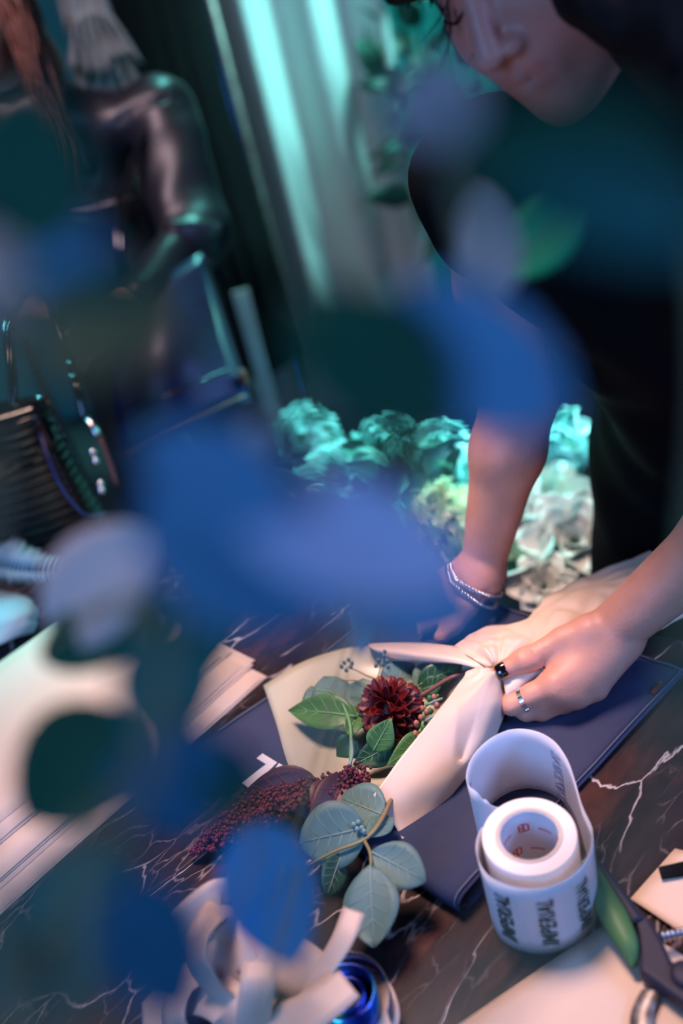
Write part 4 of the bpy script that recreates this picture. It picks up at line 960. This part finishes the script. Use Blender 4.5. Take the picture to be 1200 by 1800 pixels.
for z_ in (-.02, .015, .055): j.cap(el2 + np.array([-.03, -.055, z_]), el2 + np.array([.05, -.045, z_ - .03]), .010, .008, .012)
j.cap(el2 + [-.06, -.04, -.06], el2 + [.02, -.07, -.02], .016, .014, .015)
for a_, b_ in (((.02, -.12, -.20), (.10, -.10, -.23)), ((.0, -.13, -.24), (.12, -.10, -.27))): j.cap(nk + np.array(a_), nk + np.array(b_), .012, .009, .02)
ax2 = nrm(el2 - ls2); u2 = nrm(np.cross(ax2, [0, 1, 0.2])); w2 = np.cross(ax2, u2)
ring2 = [ls2 + ax2 * .02 + np.array([-.012, 0, 0]) + (u2 * math.cos(a) + w2 * math.sin(a)) * .079 for a in np.linspace(0, 2 * math.pi, 19)]
for q in range(18): j.cap(ring2[q], ring2[q + 1], .006, .006, .008, -1)
def wr_(X, Y, Z): return .009 * np.sin(22 * (X + .4 * Y) + 20 * Z) * np.sin(15 * Z - 10 * X) + .0025 * np.sin(44 * (X - Y) - 38 * Z) * np.sin(18 * X + 9 * Z)
v, f = j.mesh(axis([(-.83, .1, .0055)]), axis([(1.7, 2.45, .0055)]), axis([(.80, 1.5, .0055)]), wr_); jk = obj('leather_jacket', v, f, M_leather, p2); face_lines(H2, M_hair2, p2)
zp = [pix(115, 372, 1.88), pix(160, 366, 1.88), pix(235, 345, 1.885)]
v, f = tube(zp, .003, 6, n=10); obj('zip', v, f, M_steel, jk)
t_ = Body()
t_.cap(hp2 + [0, 0, .05], hp2, .135, .145, .05)
for s in (-1, 1): t_.chain([hp2 + [s * .08, 0, 0], np.array([hp2[0] + s * .105, 2.19, .5]), np.array([hp2[0] + s * .105, 2.21, .1])], [.105, .085, .065], .03)
v, f = t_.mesh(axis([(-.6, -.02, .009)]), axis([(1.95, 2.42, .009)]), axis([(.02, 1.13, .009)])); obj('trousers', v, f, M_trous, p2)
hh = Body(); hh.ell(hd2 + [0, .025, .03], (.092, .10, .115), None)
for s in (-1, 1): hh.chain([hd2 + [s * .075, .0, .0], hd2 + [s * .10, -.03, -.12], hd2 + [s * .085, -.07, -.24]], [.035, .034, .02], .03)
v, f = hh.mesh(axis([(-.64, -.2, .005)]), axis([(1.9, 2.4, .005)]), axis([(1.2, 1.75, .005)]), lambda X, Y, Z: .004 * np.sin(170 * X + 30 * Z) + 0 * Y); obj('hair', v, f, M_hair2, p2)
parts = []
for k in range(150):
    s = 1 if k % 3 else -1; a = hd2 + np.array([s * random.uniform(.05, .095), random.uniform(-.06, .06), random.uniform(-.02, .06)]); l_ = random.uniform(.2, .36); wv = random.uniform(0, 6)
    P = [a + np.array([s * (.02 * math.sin(2.2 * q + .3) + random.uniform(0, .008)) + .010 * math.sin(7 * q + wv), -.05 * q - .035 * math.sin(2 * q), -l_ * q]) for q in np.linspace(0, 1, 8)]
    parts.append(tube(P, [.0045, .0045, .003, .0008], 5, n=14))
v, f = join(*parts); obj('hair_strands', v, f, M_hair2, p2)

# ------------------------------------------------------------------ bags
def pxd(rows): return [[pix(*p) for p in r] for r in rows]
nt_ = thing('tote_bag', 'dark navy leather tote hanging at the hip of the visitor', 'bag', pix(320, 740, 1.92))
Gf = patch(pxd([[(185, 540, 1.84), (265, 500, 1.82), (352, 445, 1.84)], [(195, 670, 1.80), (290, 620, 1.77), (395, 580, 1.82)], [(218, 802, 1.80), (320, 750, 1.78), (432, 695, 1.82)]]), 14, 14)
v, f = sheet(Gf, .003); obj('front_panel', v, f, M_navy, nt_)
back = Fw * .10 + np.array([0, 0, 0.0])
v, f = sheet(Gf + back, .003); obj('back_panel', v, f, M_navy, nt_)
v, f = sheet(np.array([Gf[-1], Gf[-1] + back * .5 - UP * .006, Gf[-1] + back]), .003); obj('base_panel', v, f, M_navy, nt_)
for q in (0, -1): v, f = sheet(np.array([Gf[:, q], Gf[:, q] + back * .5, Gf[:, q] + back]), .003); obj('side_panel', v, f, M_navy, nt_)
v, f = tube(Gf[-1] - Fw * .002, .003, 6); obj('piping', v, f, M_pipe, nt_)
v, f = tube(Gf[10] - Fw * .002, .0015, 6); obj('piping', v, f, M_bag, nt_)
v, f = ball(pix(428, 664, 1.815), (.008, .008, .018), 8, 6); obj('tag', v, f, M_pipe, nt_)
for x0, x1, dd in ((205, 330, 1.83), (215, 335, 1.93)):
    v, f = tube([pix(x0 + 10, 530, dd), pix(x0 - 2, 420, dd), pix(x0 + 20, 300, dd + .05), pix((x0 + x1) / 2 + 40, 150, dd + .12)], .007, 7, n=18); obj('strap', v, f, M_bag, nt_)

wb = thing('woven_handbag', 'glossy black ribbed handbag standing on the table at the left', 'handbag', on(60, 985, TZ))
cxy = on(20, 985, TZ)[:2] + np.array([-.02, .045]); bdir = nrm(cdir([1, -.12, .12]) * np.array([1, 1, 0]))[:2]; bper = np.array([-bdir[1], bdir[0]])
hw, hd_, hz = .165, .055, .205
def bagpt(a, z, g=0.0):
    k = 1 - .18 * (z / hz) ** 2; ex = .55
    cx, sx = math.cos(a), math.sin(a)
    x = hw * math.copysign(abs(cx) ** ex, cx) * (1 - .10 * (z / hz)) + g * cx; y = hd_ * math.copysign(abs(sx) ** .7, sx) * k + g * sx
    q = cxy + bdir * x + bper * y; return [q[0], q[1], TZ + .001 + z]
ns, seg = 44, 48; V, F = [], []
for i in range(ns):
    z = hz * i / (ns - 1)
    for k in range(seg): V.append(bagpt(2 * math.pi * k / seg, z, -.0022 if i % 3 == 0 else .0010))
for i in range(ns - 1):
    for k in range(seg): F.append((i * seg + k, i * seg + (k + 1) % seg, (i + 1) * seg + (k + 1) % seg, (i + 1) * seg + k))
F.append(tuple(range(seg - 1, -1, -1))); F.append(tuple((ns - 1) * seg + k for k in range(seg)))
obj('ribbed_body', V, F, M_bag, wb)
v, f = tube([bagpt(a, hz, .002) for a in np.linspace(0, 2 * math.pi, 40)], .006, 7); obj('rim', v, f, M_bag, wb)
flapc = [bagpt(a, hz + .003) for a in (2.6, 2.0, 1.57, 1.1, .5)]
topG = patch([[bagpt(math.pi - .35, hz + .004), bagpt(math.pi / 2, hz + .010), bagpt(.35, hz + .004)], [bagpt(math.pi, hz + .012), (np.array(bagpt(math.pi / 2, hz + .025)) + np.array(bagpt(-math.pi / 2, hz + .025))) / 2, bagpt(0, hz + .012)], [bagpt(math.pi + .35, hz + .002, .004), bagpt(-math.pi / 2, hz + .004, .006), bagpt(-.35, hz + .002, .004)],
              [bagpt(math.pi + .5, hz - .05, .008), bagpt(-math.pi / 2, hz - .085, .010), bagpt(-.5, hz - .05, .008)]], 20, 16)
v, f = sheet(topG, .003); obj('flap', v, f, M_bag, wb)
for (p_, q_) in (((24, 735, 1.42), (18, 560, 1.46)), ((150, 740, 1.47), (118, 610, 1.52))):
    v, f = tube([pix(*p_), pix((p_[0] + q_[0]) / 2, (p_[1] + q_[1]) / 2, p_[2]), pix(*q_), pix(70, 470, 1.55)], .0065, 7, n=16); obj('strap', v, f, M_bag, wb)
v, f = tube([pix(155, 738, 1.455), pix(163, 752, 1.45), pix(172, 765, 1.45)], .006, 8, n=6); obj('buckle', v, f, M_silver, wb)
v, f = tube([pix(176, 770, 1.45), pix(190, 805, 1.45), pix(206, 855, 1.45)], .004, 6, n=8); obj('tassel_cord', v, f, M_pipe, wb)
v, f = tube([pix(70, 760, 1.40), pix(85, 805, 1.385), pix(110, 860, 1.38), pix(150, 905, 1.39), pix(190, 900, 1.42)], .0018, 6, n=20); obj('cord', v, f, mat('blue_cord', (.02, .03, .14), rough=.3), wb)
for (x, y) in ((163, 795), (168, 810), (176, 850), (178, 862)):
    v, f = ball(pix(x, y, 1.40), .006, 8, 6); obj('charm', v, f, M_silver, wb)

# feather and tissue on the table at the far left
fe = thing('feather', 'white fluffy feather trim with cyan light put in its colour, lying in front of the black handbag', 'feather', on(60, 1005, TZ))
fp = crom([on(-60, 985, TZ + .012), on(0, 1000, TZ + .014), on(60, 1008, TZ + .012), on(140, 1010, TZ + .006)], 24)
v, f = tube(fp, [.0022, .0018, .0006], 6); obj('quill', v, f, M_feather, fe)
parts = []
for k in range(620):
    s = random.random(); p = fp[int(s * 23)]; L_ = (.060 * (1 - s) + .012) * random.uniform(.6, 1.1); sd = 1 if random.random() < .7 else -1
    e = p + nrm(cdir([.5 * random.uniform(.5, 1.2), -.9 * sd, .1])) * np.array([1, 1, .6]) * L_ + np.array([0, 0, .010 * sd]); e[2] = max(e[2], TZ + .003)
    parts.append(tube([p, (p + e) / 2 + [0, 0, .003], e], [.0011, .0009, .0003], 4))
v, f = join(*parts); o = obj('barbs', v, f, M_feather, fe); o['kind'] = 'stuff'
Gt = patch(pz([[(-120, 1040, .915), (-20, 1035, .93), (50, 1050, .925), (70, 1068, .906)], [(-120, 1100, .925), (-10, 1085, .94), (45, 1085, .935), (68, 1092, .908)], [(-120, 1160, .91), (-20, 1140, .925), (30, 1120, .92), (60, 1112, .906)]]), 14, 20)
v, f = sheet(crease(Gt, .006, 12), .0008); tag(obj('tissue_paper', v, f, M_tissueblue, base=[v[:, 0].mean(), v[:, 1].mean(), v[:, 2].min()]), 'crumpled pale blue tissue paper at the left edge of the table', 'tissue')

# ================================================================== background
# curtain with soft folds
def drape(xl, xr, Y, z0, z1, folds, amp, nx=90, nz=14, ph=0, flare=0.0, hem=0.0):
    G = np.zeros((nx, nz, 3))
    for i in range(nx):
        s = i / (nx - 1)
        for k in range(nz):
            t = k / (nz - 1); z = z0 + (z1 - z0) * t + hem * (1 - t) * (math.sin(9 * s + 1) + .5 * math.sin(23 * s)) - hem * 2.2 * abs(2 * s - 1) ** 2 * t
            x = xl + (xr - xl) * s + flare * (s - .5) * (1 - t)
            G[i, k] = (x, Y + amp * math.sin(2 * math.pi * folds * s + ph + .5 * math.sin(3 * t)) * (.75 + .25 * math.sin(7 * s + 2 * t)) + .02 * math.sin(2 * t), z)
    return G
cA, cB = ony(372, 60, 3.2), ony(664, 60, 3.2)
cu = thing('curtain', 'pale floor length curtain with long soft folds', 'curtain', ((cA[0] + cB[0]) / 2, 3.2, 0))
v, f = sheet(drape(cA[0] + .01, cB[0] + .03, 3.2, .01, 2.75, 2.6, .075, ph=1.0), .003); obj('curtain_cloth', v, f, M_curt, cu)
v, f = tube([[cA[0] - .35, 3.2, 2.78], [cB[0] + .35, 3.2, 2.78]], .014, 10); obj('curtain_rail', v, f, M_steel, cu)
e1, e2 = ony(366, 20, 3.05), ony(480, 430, 3.05)
xb = (e1[0] + e2[0]) / 2
v, f = sheet(drape(xb - .016, xb + .016, 3.05, .02, 2.7, .5, .012, nx=8), .003); tag(obj('blue_lit_edge', v, f, M_bluelit, base=(xb, 3.05, .02)), 'narrow blue band standing in for a blue-lit door frame edge left of the curtain', 'band')  # added band coloured like a frame edge in blue light
# grey side panel between the black garments and the blue band
xg = ony(430, 400, 3.3)[0]
v, f = sheet(drape(xg - .16, xg + .06, 3.3, .01, 2.7, 1.3, .02, nx=24), .003); tag(obj('curtain', v, f, mat('grey_green_curtain', (.34, .40, .40), rough=.6), base=(xg, 3.3, .01)), 'narrow grey green curtain left of the blue band', 'curtain')
# black garments on a rail
gx = [ony(250, 200, 2.72)[0], ony(310, 250, 2.78)[0], ony(372, 330, 2.84)[0], ony(405, 420, 2.95)[0]]
rail = thing('clothes_rail', 'steel clothes rail carrying the black garments', 'rail', (gx[1], 2.8, 0))
rp0, rp1 = np.array([gx[0] - .5, 2.72, 1.78]), np.array([gx[3] + .12, 2.98, 1.78])
v, f = tube([rp0, rp1], .012, 10); obj('rail_bar', v, f, M_steel, rail)
for q in (rp0, rp1): v, f = tube([q, q * [1, 1, 0]], .012, 10); obj('post', v, f, M_steel, rail)
gl = ['black long garment hanging nearest the visitor', 'second black garment on the rail, next to the pale lace', 'third black garment on the rail, tall and straight', 'black green garment at the curtain end of the rail']
gm = [M_coat, M_coat, M_coat, mat('black_green_cloth', (.006, .016, .016), rough=.7, spec=.25)]
for i, x in enumerate(gx):
    yy = 2.72 + .26 * (x - rp0[0]) / (rp1[0] - rp0[0])
    g = thing('hanging_garment', gl[i], 'garment', (x, yy, .35), 'black garments on the rail')
    n_ = 40; V, F = [], []
    lv = [(1.66, .035, .02), (1.62, .15, .05), (1.56, .19, .065), (1.2, .16, .06), (.85, .18, .07), (.42, .21, .08)] if i < 3 else [(1.66, .02, .02), (1.6, .06, .04), (1.2, .07, .05), (.8, .085, .055), (.40, .10, .06)]
    for z, a, bb_ in lv:
        for k in range(n_):
            an = 2 * math.pi * k / n_; wv = 1 + .10 * math.sin(6 * an + i) * (1.7 - z)
            V.append([x + a * .62 * math.cos(an) * wv, yy + bb_ * math.sin(an) * wv, z])
    for q in range(len(lv) - 1):
        for k in range(n_): F.append((q * n_ + k, (q + 1) * n_ + k, (q + 1) * n_ + (k + 1) % n_, q * n_ + (k + 1) % n_))
    F.append(tuple(range(n_))); F.append(tuple((len(lv) - 1) * n_ + k for k in range(n_ - 1, -1, -1)))
    obj('cloth', V, F, gm[i], g)
    v, f = tube([[x - .1, yy, 1.645], [x, yy, 1.68], [x + .1, yy, 1.645]], .006, 6, n=8); obj('hanger', v, f, M_wood, g)
    v, f = tube([[x, yy, 1.68], [x, yy, 1.76], [x, yy + .012, 1.795], [x, yy + .02, 1.78]], .003, 6, n=10); obj('hook', v, f, M_steel, g)
# pale lace garment
lx = ony(165, 60, 2.55)
la = thing('lace_garment', 'pale ruffled lace garment hanging behind the visitor', 'garment', (lx[0], 2.55, 1.05))
G1 = drape(lx[0] - .07, lx[0] + .055, 2.55, 1.15, 1.44, 5, .022, nx=60, nz=8, flare=.10, hem=.012); v, f = sheet(G1, .002); obj('skirt', v, f, M_lace, la)
G1 = drape(lx[0] - .045, lx[0] + .055, 2.53, 1.39, 1.51, 7, .028, nx=70, nz=8, flare=.07, hem=.014); v, f = sheet(G1, .002); obj('ruffle', v, f, M_lace, la)
G1 = drape(lx[0] - .045, lx[0] + .040, 2.55, 1.46, 1.70, 3, .016, nx=40, nz=6, flare=.03, hem=.01); v, f = sheet(G1, .002); obj('bodice', v, f, M_lace, la)
v, f = tube([[lx[0], 2.55, 1.68], [lx[0], 2.58, 1.76], [lx[0], rp0[1] + .04, 1.80], [lx[0], rp0[1] + .06, 1.79]], .003, 6, n=10); obj('hook', v, f, M_steel, la)
v, f = tube([[lx[0] - .05, 2.55, 1.665], [lx[0], 2.55, 1.69], [lx[0] + .05, 2.55, 1.665]], .006, 6, n=8); obj('hanger', v, f, M_wood, la)
# pale board added in place of the lit gap between the garments
q = [ony(407, 515, 2.62), ony(432, 513, 2.62), ony(500, 790, 2.62), ony(485, 790, 2.62)]
x0, x1 = q[0][0], q[1][0]
v, f = box(((x0 + x1) / 2 + .004, 2.62, q[0][2] / 2), (x1 - x0 + .006, .012, q[0][2])); tag(obj('lit_gap_board', v, f, M_litgap, smooth=False), 'narrow pale board standing in for the lit gap between the black garments', 'board')

# leafy plants at the back right
def bush(name, label, c, rx, rz_, n, lmin, lmax, mt, sd):
    t = thing(name, label, 'plant', (c[0], c[1], 0)); rnd = random.Random(sd); rs = np.random.RandomState(sd)
    v, f = lathe([(.0, .0), (.12, .0), (.15, .28), (.14, .28), (.11, .02)], (c[0], c[1], .0), 24); obj('pot', v, f, M_zinc, t)
    for k in range(7):
        e = np.array(c) + rs.normal(0, .5, 3) * [rx, rx * .6, rz_]; v, f = tube([[c[0], c[1], .1], [(c[0] + e[0]) / 2, (c[1] + e[1]) / 2 + .03, c[2] * .55], e], [.010, .006, .002], 6, n=10); obj('stem', v, f, M_leafd, t)
    for k in range(n):
        d_ = nrm(rs.normal(0, 1, 3)); p = np.array(c) + d_ * [rx, rx * .7, rz_] * rnd.uniform(.35, 1.0); e = p + nrm(d_ + rs.normal(0, .5, 3) + [0, -.2, .1]) * rnd.uniform(lmin, lmax)
        leaf_at(p, e, rnd.uniform(.4, .62) * np.linalg.norm(e - p), nrm(rs.normal(0, .5, 3) + [0, -.6, .7]), mt, t, 'pointed', .3, .2, th=.0008, seedv=k)
c_ = ony(760, 230, 3.0); bush('leafy_plant', 'tall leafy teal green plant between curtain and florist', (c_[0] + .10, 3.0, 1.05), .26, .55, 120, .09, .17, M_fol, 5)

# flowers in buckets behind the table
def bucket(c, r, hgt, label):
    t = thing('flower_bucket', label, 'bucket', (c[0], c[1], 0))
    v, f = lathe([(.0, .0), (r * .8, .0), (r, hgt), (r + .004, hgt + .004), (r - .004, hgt + .004), (r * .78, .006), (0, .006)], (c[0], c[1], .0), 36); obj('bucket_wall', v, f, M_zinc, t)
    v, f = lathe([(r + .001, hgt - .03), (r + .005, hgt - .025), (r + .001, hgt - .02)], (c[0], c[1], 0), 36, True); obj('band', v, f, M_zinc, t); return t
bk1 = pix(895, 1035, 1.46); bucket((bk1[0] + .0, bk1[1] + .05), .085, bk1[2] + .05, 'pale grey bucket just behind the bangled wrist')
bk2 = pix(640, 960, 1.75); bucket((bk2[0], bk2[1] + .05), .15, .48, 'wide grey bucket holding the blue green hydrangeas')
fl_mesh = None
def floret_parts(c, r, n, size, sd):
    rs = np.random.RandomState(sd); parts = []
    for k in range(n):
        d_ = nrm(rs.normal(0, 1, 3) + [0, -.25, .35]); p = c + d_ * r * rs.uniform(.78, 1.05); d_ = nrm(d_ + rs.normal(0, .38, 3)); X_ = nrm(np.cross(d_, rs.normal(0, 1, 3))); Y_ = np.cross(d_, X_)
        for q in range(4):
            a = math.pi / 2 * q + rs.uniform(-.2, .2); u = X_ * math.cos(a) + Y_ * math.sin(a); w_ = np.cross(d_, u); s_ = size * rs.uniform(.8, 1.2)
            V = [p, p + u * s_ * .5 + w_ * s_ * .45 + d_ * s_ * .12, p + u * s_ * 1.0 + w_ * s_ * .25 + d_ * s_ * .05, p + u * s_ * 1.0 - w_ * s_ * .25 + d_ * s_ * .05, p + u * s_ * .5 - w_ * s_ * .45 + d_ * s_ * .12, p + u * s_ * .5 - d_ * s_ * .06]
            parts.append((np.array(V), [(0, 5, 1), (1, 5, 2), (2, 5, 3), (3, 5, 4), (4, 5, 0)]))
    return join(*parts)
def hydrangea(px, py, d_, r, mt, label, sd, n=110, size=.016, buck=None):
    c = pix(px, py, d_); t = thing('hydrangea', label, 'flower', c)
    v, f = ball(c, r * .72, 12, 8); obj('flower_heart', v, f, M_fol, t)
    v, f = floret_parts(c, r, n, size, sd); o = obj('florets', v, f, mt, t); o['kind'] = 'stuff'
    bx_ = np.array([buck[0], buck[1], .25]); v, f = tube([c, c * .6 + bx_ * .4 + [0, 0, -.02], bx_], .004, 6, n=8); obj('stem', v, f, M_leafd, t)
    rs = np.random.RandomState(sd + 100)
    for k in range(3):
        a = rs.uniform(0, 6.28); p = c - [0, 0, r * .6]; e = p + np.array([math.cos(a), math.sin(a), rs.uniform(-.3, .3)]) * r * 1.7
        leaf_at(p, e, r * .9, [0, -.3, 1], M_fol, t, 'pointed', .3, .2, th=.0008, seedv=k)
B1 = (bk1[0], bk1[1] + .05); B2 = (bk2[0], bk2[1] + .05)
hydrangea(778, 915, 1.52, .062, M_hyd, 'pale green hydrangea head left of the forearm with bangles', 1, 240, .0105, B1)
hydrangea(930, 935, 1.55, .058, M_hyd, 'pale green hydrangea head right of the forearm with bangles', 2, 220, .0105, B1)
hydrangea(590, 850, 1.85, .075, M_hydb, 'blue green hydrangea head nearest the curtain', 3, 190, .0135, B2)
hydrangea(690, 790, 1.95, .078, M_hydb, 'blue green hydrangea head below the curtain hem', 4, 190, .0135, B2)
hydrangea(770, 800, 1.80, .070, M_hydb, 'blue green hydrangea head touching the elbow', 5, 190, .0125, B2)
hydrangea(640, 930, 1.70, .070, M_hydb, 'low blue green hydrangea head above the dark blue leaves', 6, 190, .0125, B2)
hydrangea(970, 800, 1.72, .060, M_hydb, 'blue green hydrangea head between arm and dress', 7, 170, .0125, B1)
hydrangea(540, 770, 2.05, .070, M_hydb, 'farthest blue green hydrangea head beside the curtain hem', 8, 170, .0125, B2)
hydrangea(880, 870, 1.72, .065, M_hydb, 'blue green hydrangea head hidden behind the forearm', 9, 170, .0125, B1)
# white roses: one built, others copied
rose_petals = []
for ring_i, (n_, rad, tilt, sz) in enumerate([(3, .006, .15, .024), (4, .012, .35, .030), (5, .018, .65, .036), (6, .024, .95, .042)]):
    for k in range(n_): rose_petals.append((rad, tilt, sz, 2 * math.pi * (k + .37 * ring_i) / n_))
Gr = np.zeros((8, 7, 3))
for i in range(8):
    s = i / 7; wd = math.sin(math.pi * (.1 + .80 * s)) ** .55
    for j2 in range(7):
        t = j2 / 3 - 1; Gr[i, j2] = (t * wd * .55, -.30 * t * t + .30 * (s ** 3), s)
rv, rf = sheet(Gr, .02); rm = bpy.data.meshes.new('rose_petal'); rm.from_pydata(rv.tolist(), [], rf); rm.materials.append(M_white); rm.polygons.foreach_set('use_smooth', [True] * len(rm.polygons))
def rose(px, py, d_, sc, tilt_dir, label, buck):
    c = pix(px, py, d_); t = thing('rose', label, 'flower', c, 'white roses'); A = frame(tilt_dir, [0, .5, 1]); A = np.array([A[0], A[2], A[1]])    # rows: x, y, z(axis)
    for rad, tl, sz, a in rose_petals:
        o = bpy.data.objects.new('petal', rm); COL.objects.link(o); o.parent = t
        Rz = Matrix.Rotation(a - math.pi / 2, 4, 'Z'); L_ = Matrix.Translation((0, rad * sc, -.014 * sc)) @ Matrix.Rotation(-tl, 4, 'X') @ Matrix.Scale(sz * sc, 4)
        Am = Matrix.Identity(4)
        for r_ in range(3):
            for c2 in range(3): Am[r_][c2] = A[c2][r_]
        o.matrix_local = Am @ Rz @ L_
    bx_ = np.array([buck[0], buck[1], .25]); v, f = tube([c - nrm(tilt_dir) * .012, c * .6 + bx_ * .4, bx_], .004, 6, n=8); obj('stem', v, f, M_leafd, t)
rose(1010, 945, 1.45, 1.25, [-.1, -.5, .8], 'large white rose touching the black dress', B1)
rose(905, 900, 1.50, 1.0, [-.3, -.4, .8], 'white rose just right of the forearm', B1)
rose(975, 870, 1.60, 1.0, [.1, -.5, .9], 'white rose high between arm and dress', B1)
rose(955, 1030, 1.40, .8, [-.2, -.6, .7], 'small low white rose beside the bucket rim', B1)
rose(985, 760, 1.85, .9, [0, -.4, .9], 'pale rose at the waist of the black dress', B1)
rose(540, 900, 1.75, .8, [-.2, -.4, .9], 'pale rose behind the blurred blue leaves', B2)
for i, (x, y, d_) in enumerate([(760, 500, 2.4), (700, 700, 2.1)]):
    pass
# dark foliage filling between flower heads
fg = thing('foliage_bunch', 'dark green foliage bunch filling the bucket between the hydrangeas', 'foliage', (B2[0], B2[1], .3))
rs = np.random.RandomState(9)
for k in range(90):
    p = pix(rs.uniform(520, 1010), rs.uniform(740, 1000), rs.uniform(1.62, 2.0)); p[2] = min(p[2], .80); e = p + nrm(rs.normal(0, 1, 3) + [0, -.5, .5]) * rs.uniform(.05, .10)
    leaf_at(p, e, .45 * np.linalg.norm(e - p), nrm(rs.normal(0, .6, 3) + [0, -.4, .8]), M_fol, fg, 'pointed', .3, .2, th=.0008, seedv=k)
for k in range(8):
    p = pix(rs.uniform(540, 960), rs.uniform(760, 960), 1.8); v, f = tube([p, [B2[0] + rs.uniform(-.05, .05), B2[1] + rs.uniform(-.05, .05), .3]], [.002, .004], 6, n=5); obj('stem', v, f, M_leafd, fg)

# ================================================================== eucalyptus in front of the lens
vc = np.array([-.13, .135, TZ])
va = thing('glass_vase', 'tall clear glass vase holding the blurred foreground branches', 'vase', vc)
v, f = lathe([(.0, .0), (.045, .0), (.05, .01), (.045, .22), (.048, .25), (.045, .25), (.042, .22), (.046, .014), (.0, .012)], vc, 36)
obj('glass_wall', v, f, mat('clear_glass', (.85, .92, .95), rough=.03, trans=1.0), va)
def fbranch(label, stem, leaves, r=.0022):
    q = [vc + np.array([random.uniform(-.015, .015), random.uniform(-.015, .015), .02]), vc + np.array([.0, .0, .22])] + [pix(p[0], p[1], p[2] * .80) for p in stem]
    t = thing('eucalyptus_branch', label, 'branch', vc + np.array([0, 0, .02]), 'blurred foreground branches')
    v, f = tube(q, [r, r, r * .8, r * .5], 7, n=6 * len(q)); obj('stem', v, f, M_stem, t)
    for i, (b_, t_, wpx, d_, key, kd) in enumerate(leaves):
        if d_ < .34: d_ *= .77
        bp, tp = pix(b_[0], b_[1], d_ * 1.03), pix(t_[0], t_[1], d_ * .98); wd = wpx / FPX * d_
        hint = nrm(CAM - (bp + tp) / 2) + np.array([random.uniform(-.25, .25), 0, .35])
        leaf_at(bp, tp, wd, hint, FG[key], t, kd, .12, .12, th=.0005, seedv=i)
        # petiole back to the nearest stem point
        P = crom(q, 60); nn = P[np.argmin(((P - bp) ** 2).sum(1))]
        v, f = tube([nn, (nn + bp) / 2 + [0, 0, .003], bp], [.0009, .0007], 5, n=6); obj('petiole', v, f, M_stem, t)
fbranch('blurred branch with dark green and blue leaves at the upper left', [(-60, 1500, .22), (-40, 1000, .24), (0, 700, .26), (40, 420, .27), (60, 200, .27)],
        [((70, 440), (30, 140), 230, .26, 'dk', 'round'), ((130, 370), (105, 580), 130, .29, 'bl', 'round'), ((-10, 390), (25, 580), 120, .30, 'ma', 'round'), ((340, 540), (30, 640), 150, .25, 'ol', 'oval'), ((40, 520), (300, 500), 90, .25, 'dk', 'oval')])
fbranch('blurred branch of broad blue leaves across the middle', [(150, 1800, .24), (260, 1350, .26), (320, 1050, .28), (450, 820, .28), (600, 640, .27), (760, 560, .27)],
        [((510, 510), (790, 760), 240, .27, 'dk', 'oval'), ((650, 540), (1000, 740), 260, .27, 'bl', 'round'), ((740, 560), (990, 640), 130, .30, 'pe', 'oval'), ((270, 850), (560, 1110), 260, .28, 'bl', 'round'), ((420, 880), (830, 1010), 230, .27, 'pe', 'round'), ((530, 1010), (855, 1085), 185, .33, 'bl', 'oval'), ((240, 770), (520, 900), 190, .27, 'bl', 'oval'),
         ((690, 870), (690, 750), 95, .30, 'ol', 'round'), ((565, 745), (560, 630), 60, .30, 'ma', 'round'), ((450, 800), (480, 745), 90, .33, 'ma', 'round'), ((636, 1050), (636, 1150), 52, .55, 'bl', 'round')])
fbranch('blurred branch with dark green leaves down the left side', [(40, 1850, .28), (150, 1650, .30), (230, 1450, .32), (270, 1250, .34), (240, 1050, .37)],
        [((90, 1110), (260, 930), 190, .38, 'ma', 'round'), ((70, 1150), (310, 1060), 130, .38, 'dk', 'round'), ((385, 1020), (330, 1195), 110, .42, 'dk', 'round'), ((220, 1260), (40, 1440), 220, .34, 'dk', 'round'), ((300, 1090), (290, 1330), 200, .33, 'te', 'round'), ((310, 1280), (310, 1490), 230, .31, 'nb', 'round'), ((400, 1290), (420, 1450), 110, .31, 'dk', 'oval'),
         ((210, 1480), (60, 1790), 260, .29, 'te', 'round'), ((220, 1540), (330, 1800), 200, .28, 'nb', 'round'), ((120, 1600), (-60, 1780), 150, .29, 'te', 'round')])
fbranch('blurred branch tipped with one vivid blue leaf near the ribbons', [(250, 1900, .30), (380, 1650, .36), (450, 1480, .40)],
        [((440, 1450), (520, 1700), 180, .40, 'vb', 'round'), ((300, 1560), (240, 1700), 150, .30, 'te', 'oval')])
fbranch('blurred branch reaching across the dark dress at the upper right', [(700, 2000, .18), (1150, 1400, .20), (1260, 800, .21), (1240, 420, .21), (1080, 300, .21)],
        [((1260, 340), (780, 260), 270, .205, 'dk', 'oval'), ((1280, 420), (900, 330), 150, .19, 'te', 'oval'), ((885, 490), (1030, 335), 125, .50, 'gr', 'oval')])
fbranch('blurred branch with mauve grey leaves beside the curtain', [(500, 2000, .2), (560, 1300, .24), (760, 800, .28), (830, 520, .31), (790, 300, .30)],
        [((770, 270), (770, 95), 170, .30, 'md', 'round'), ((870, 530), (840, 330), 115, .36, 'ma', 'round')])
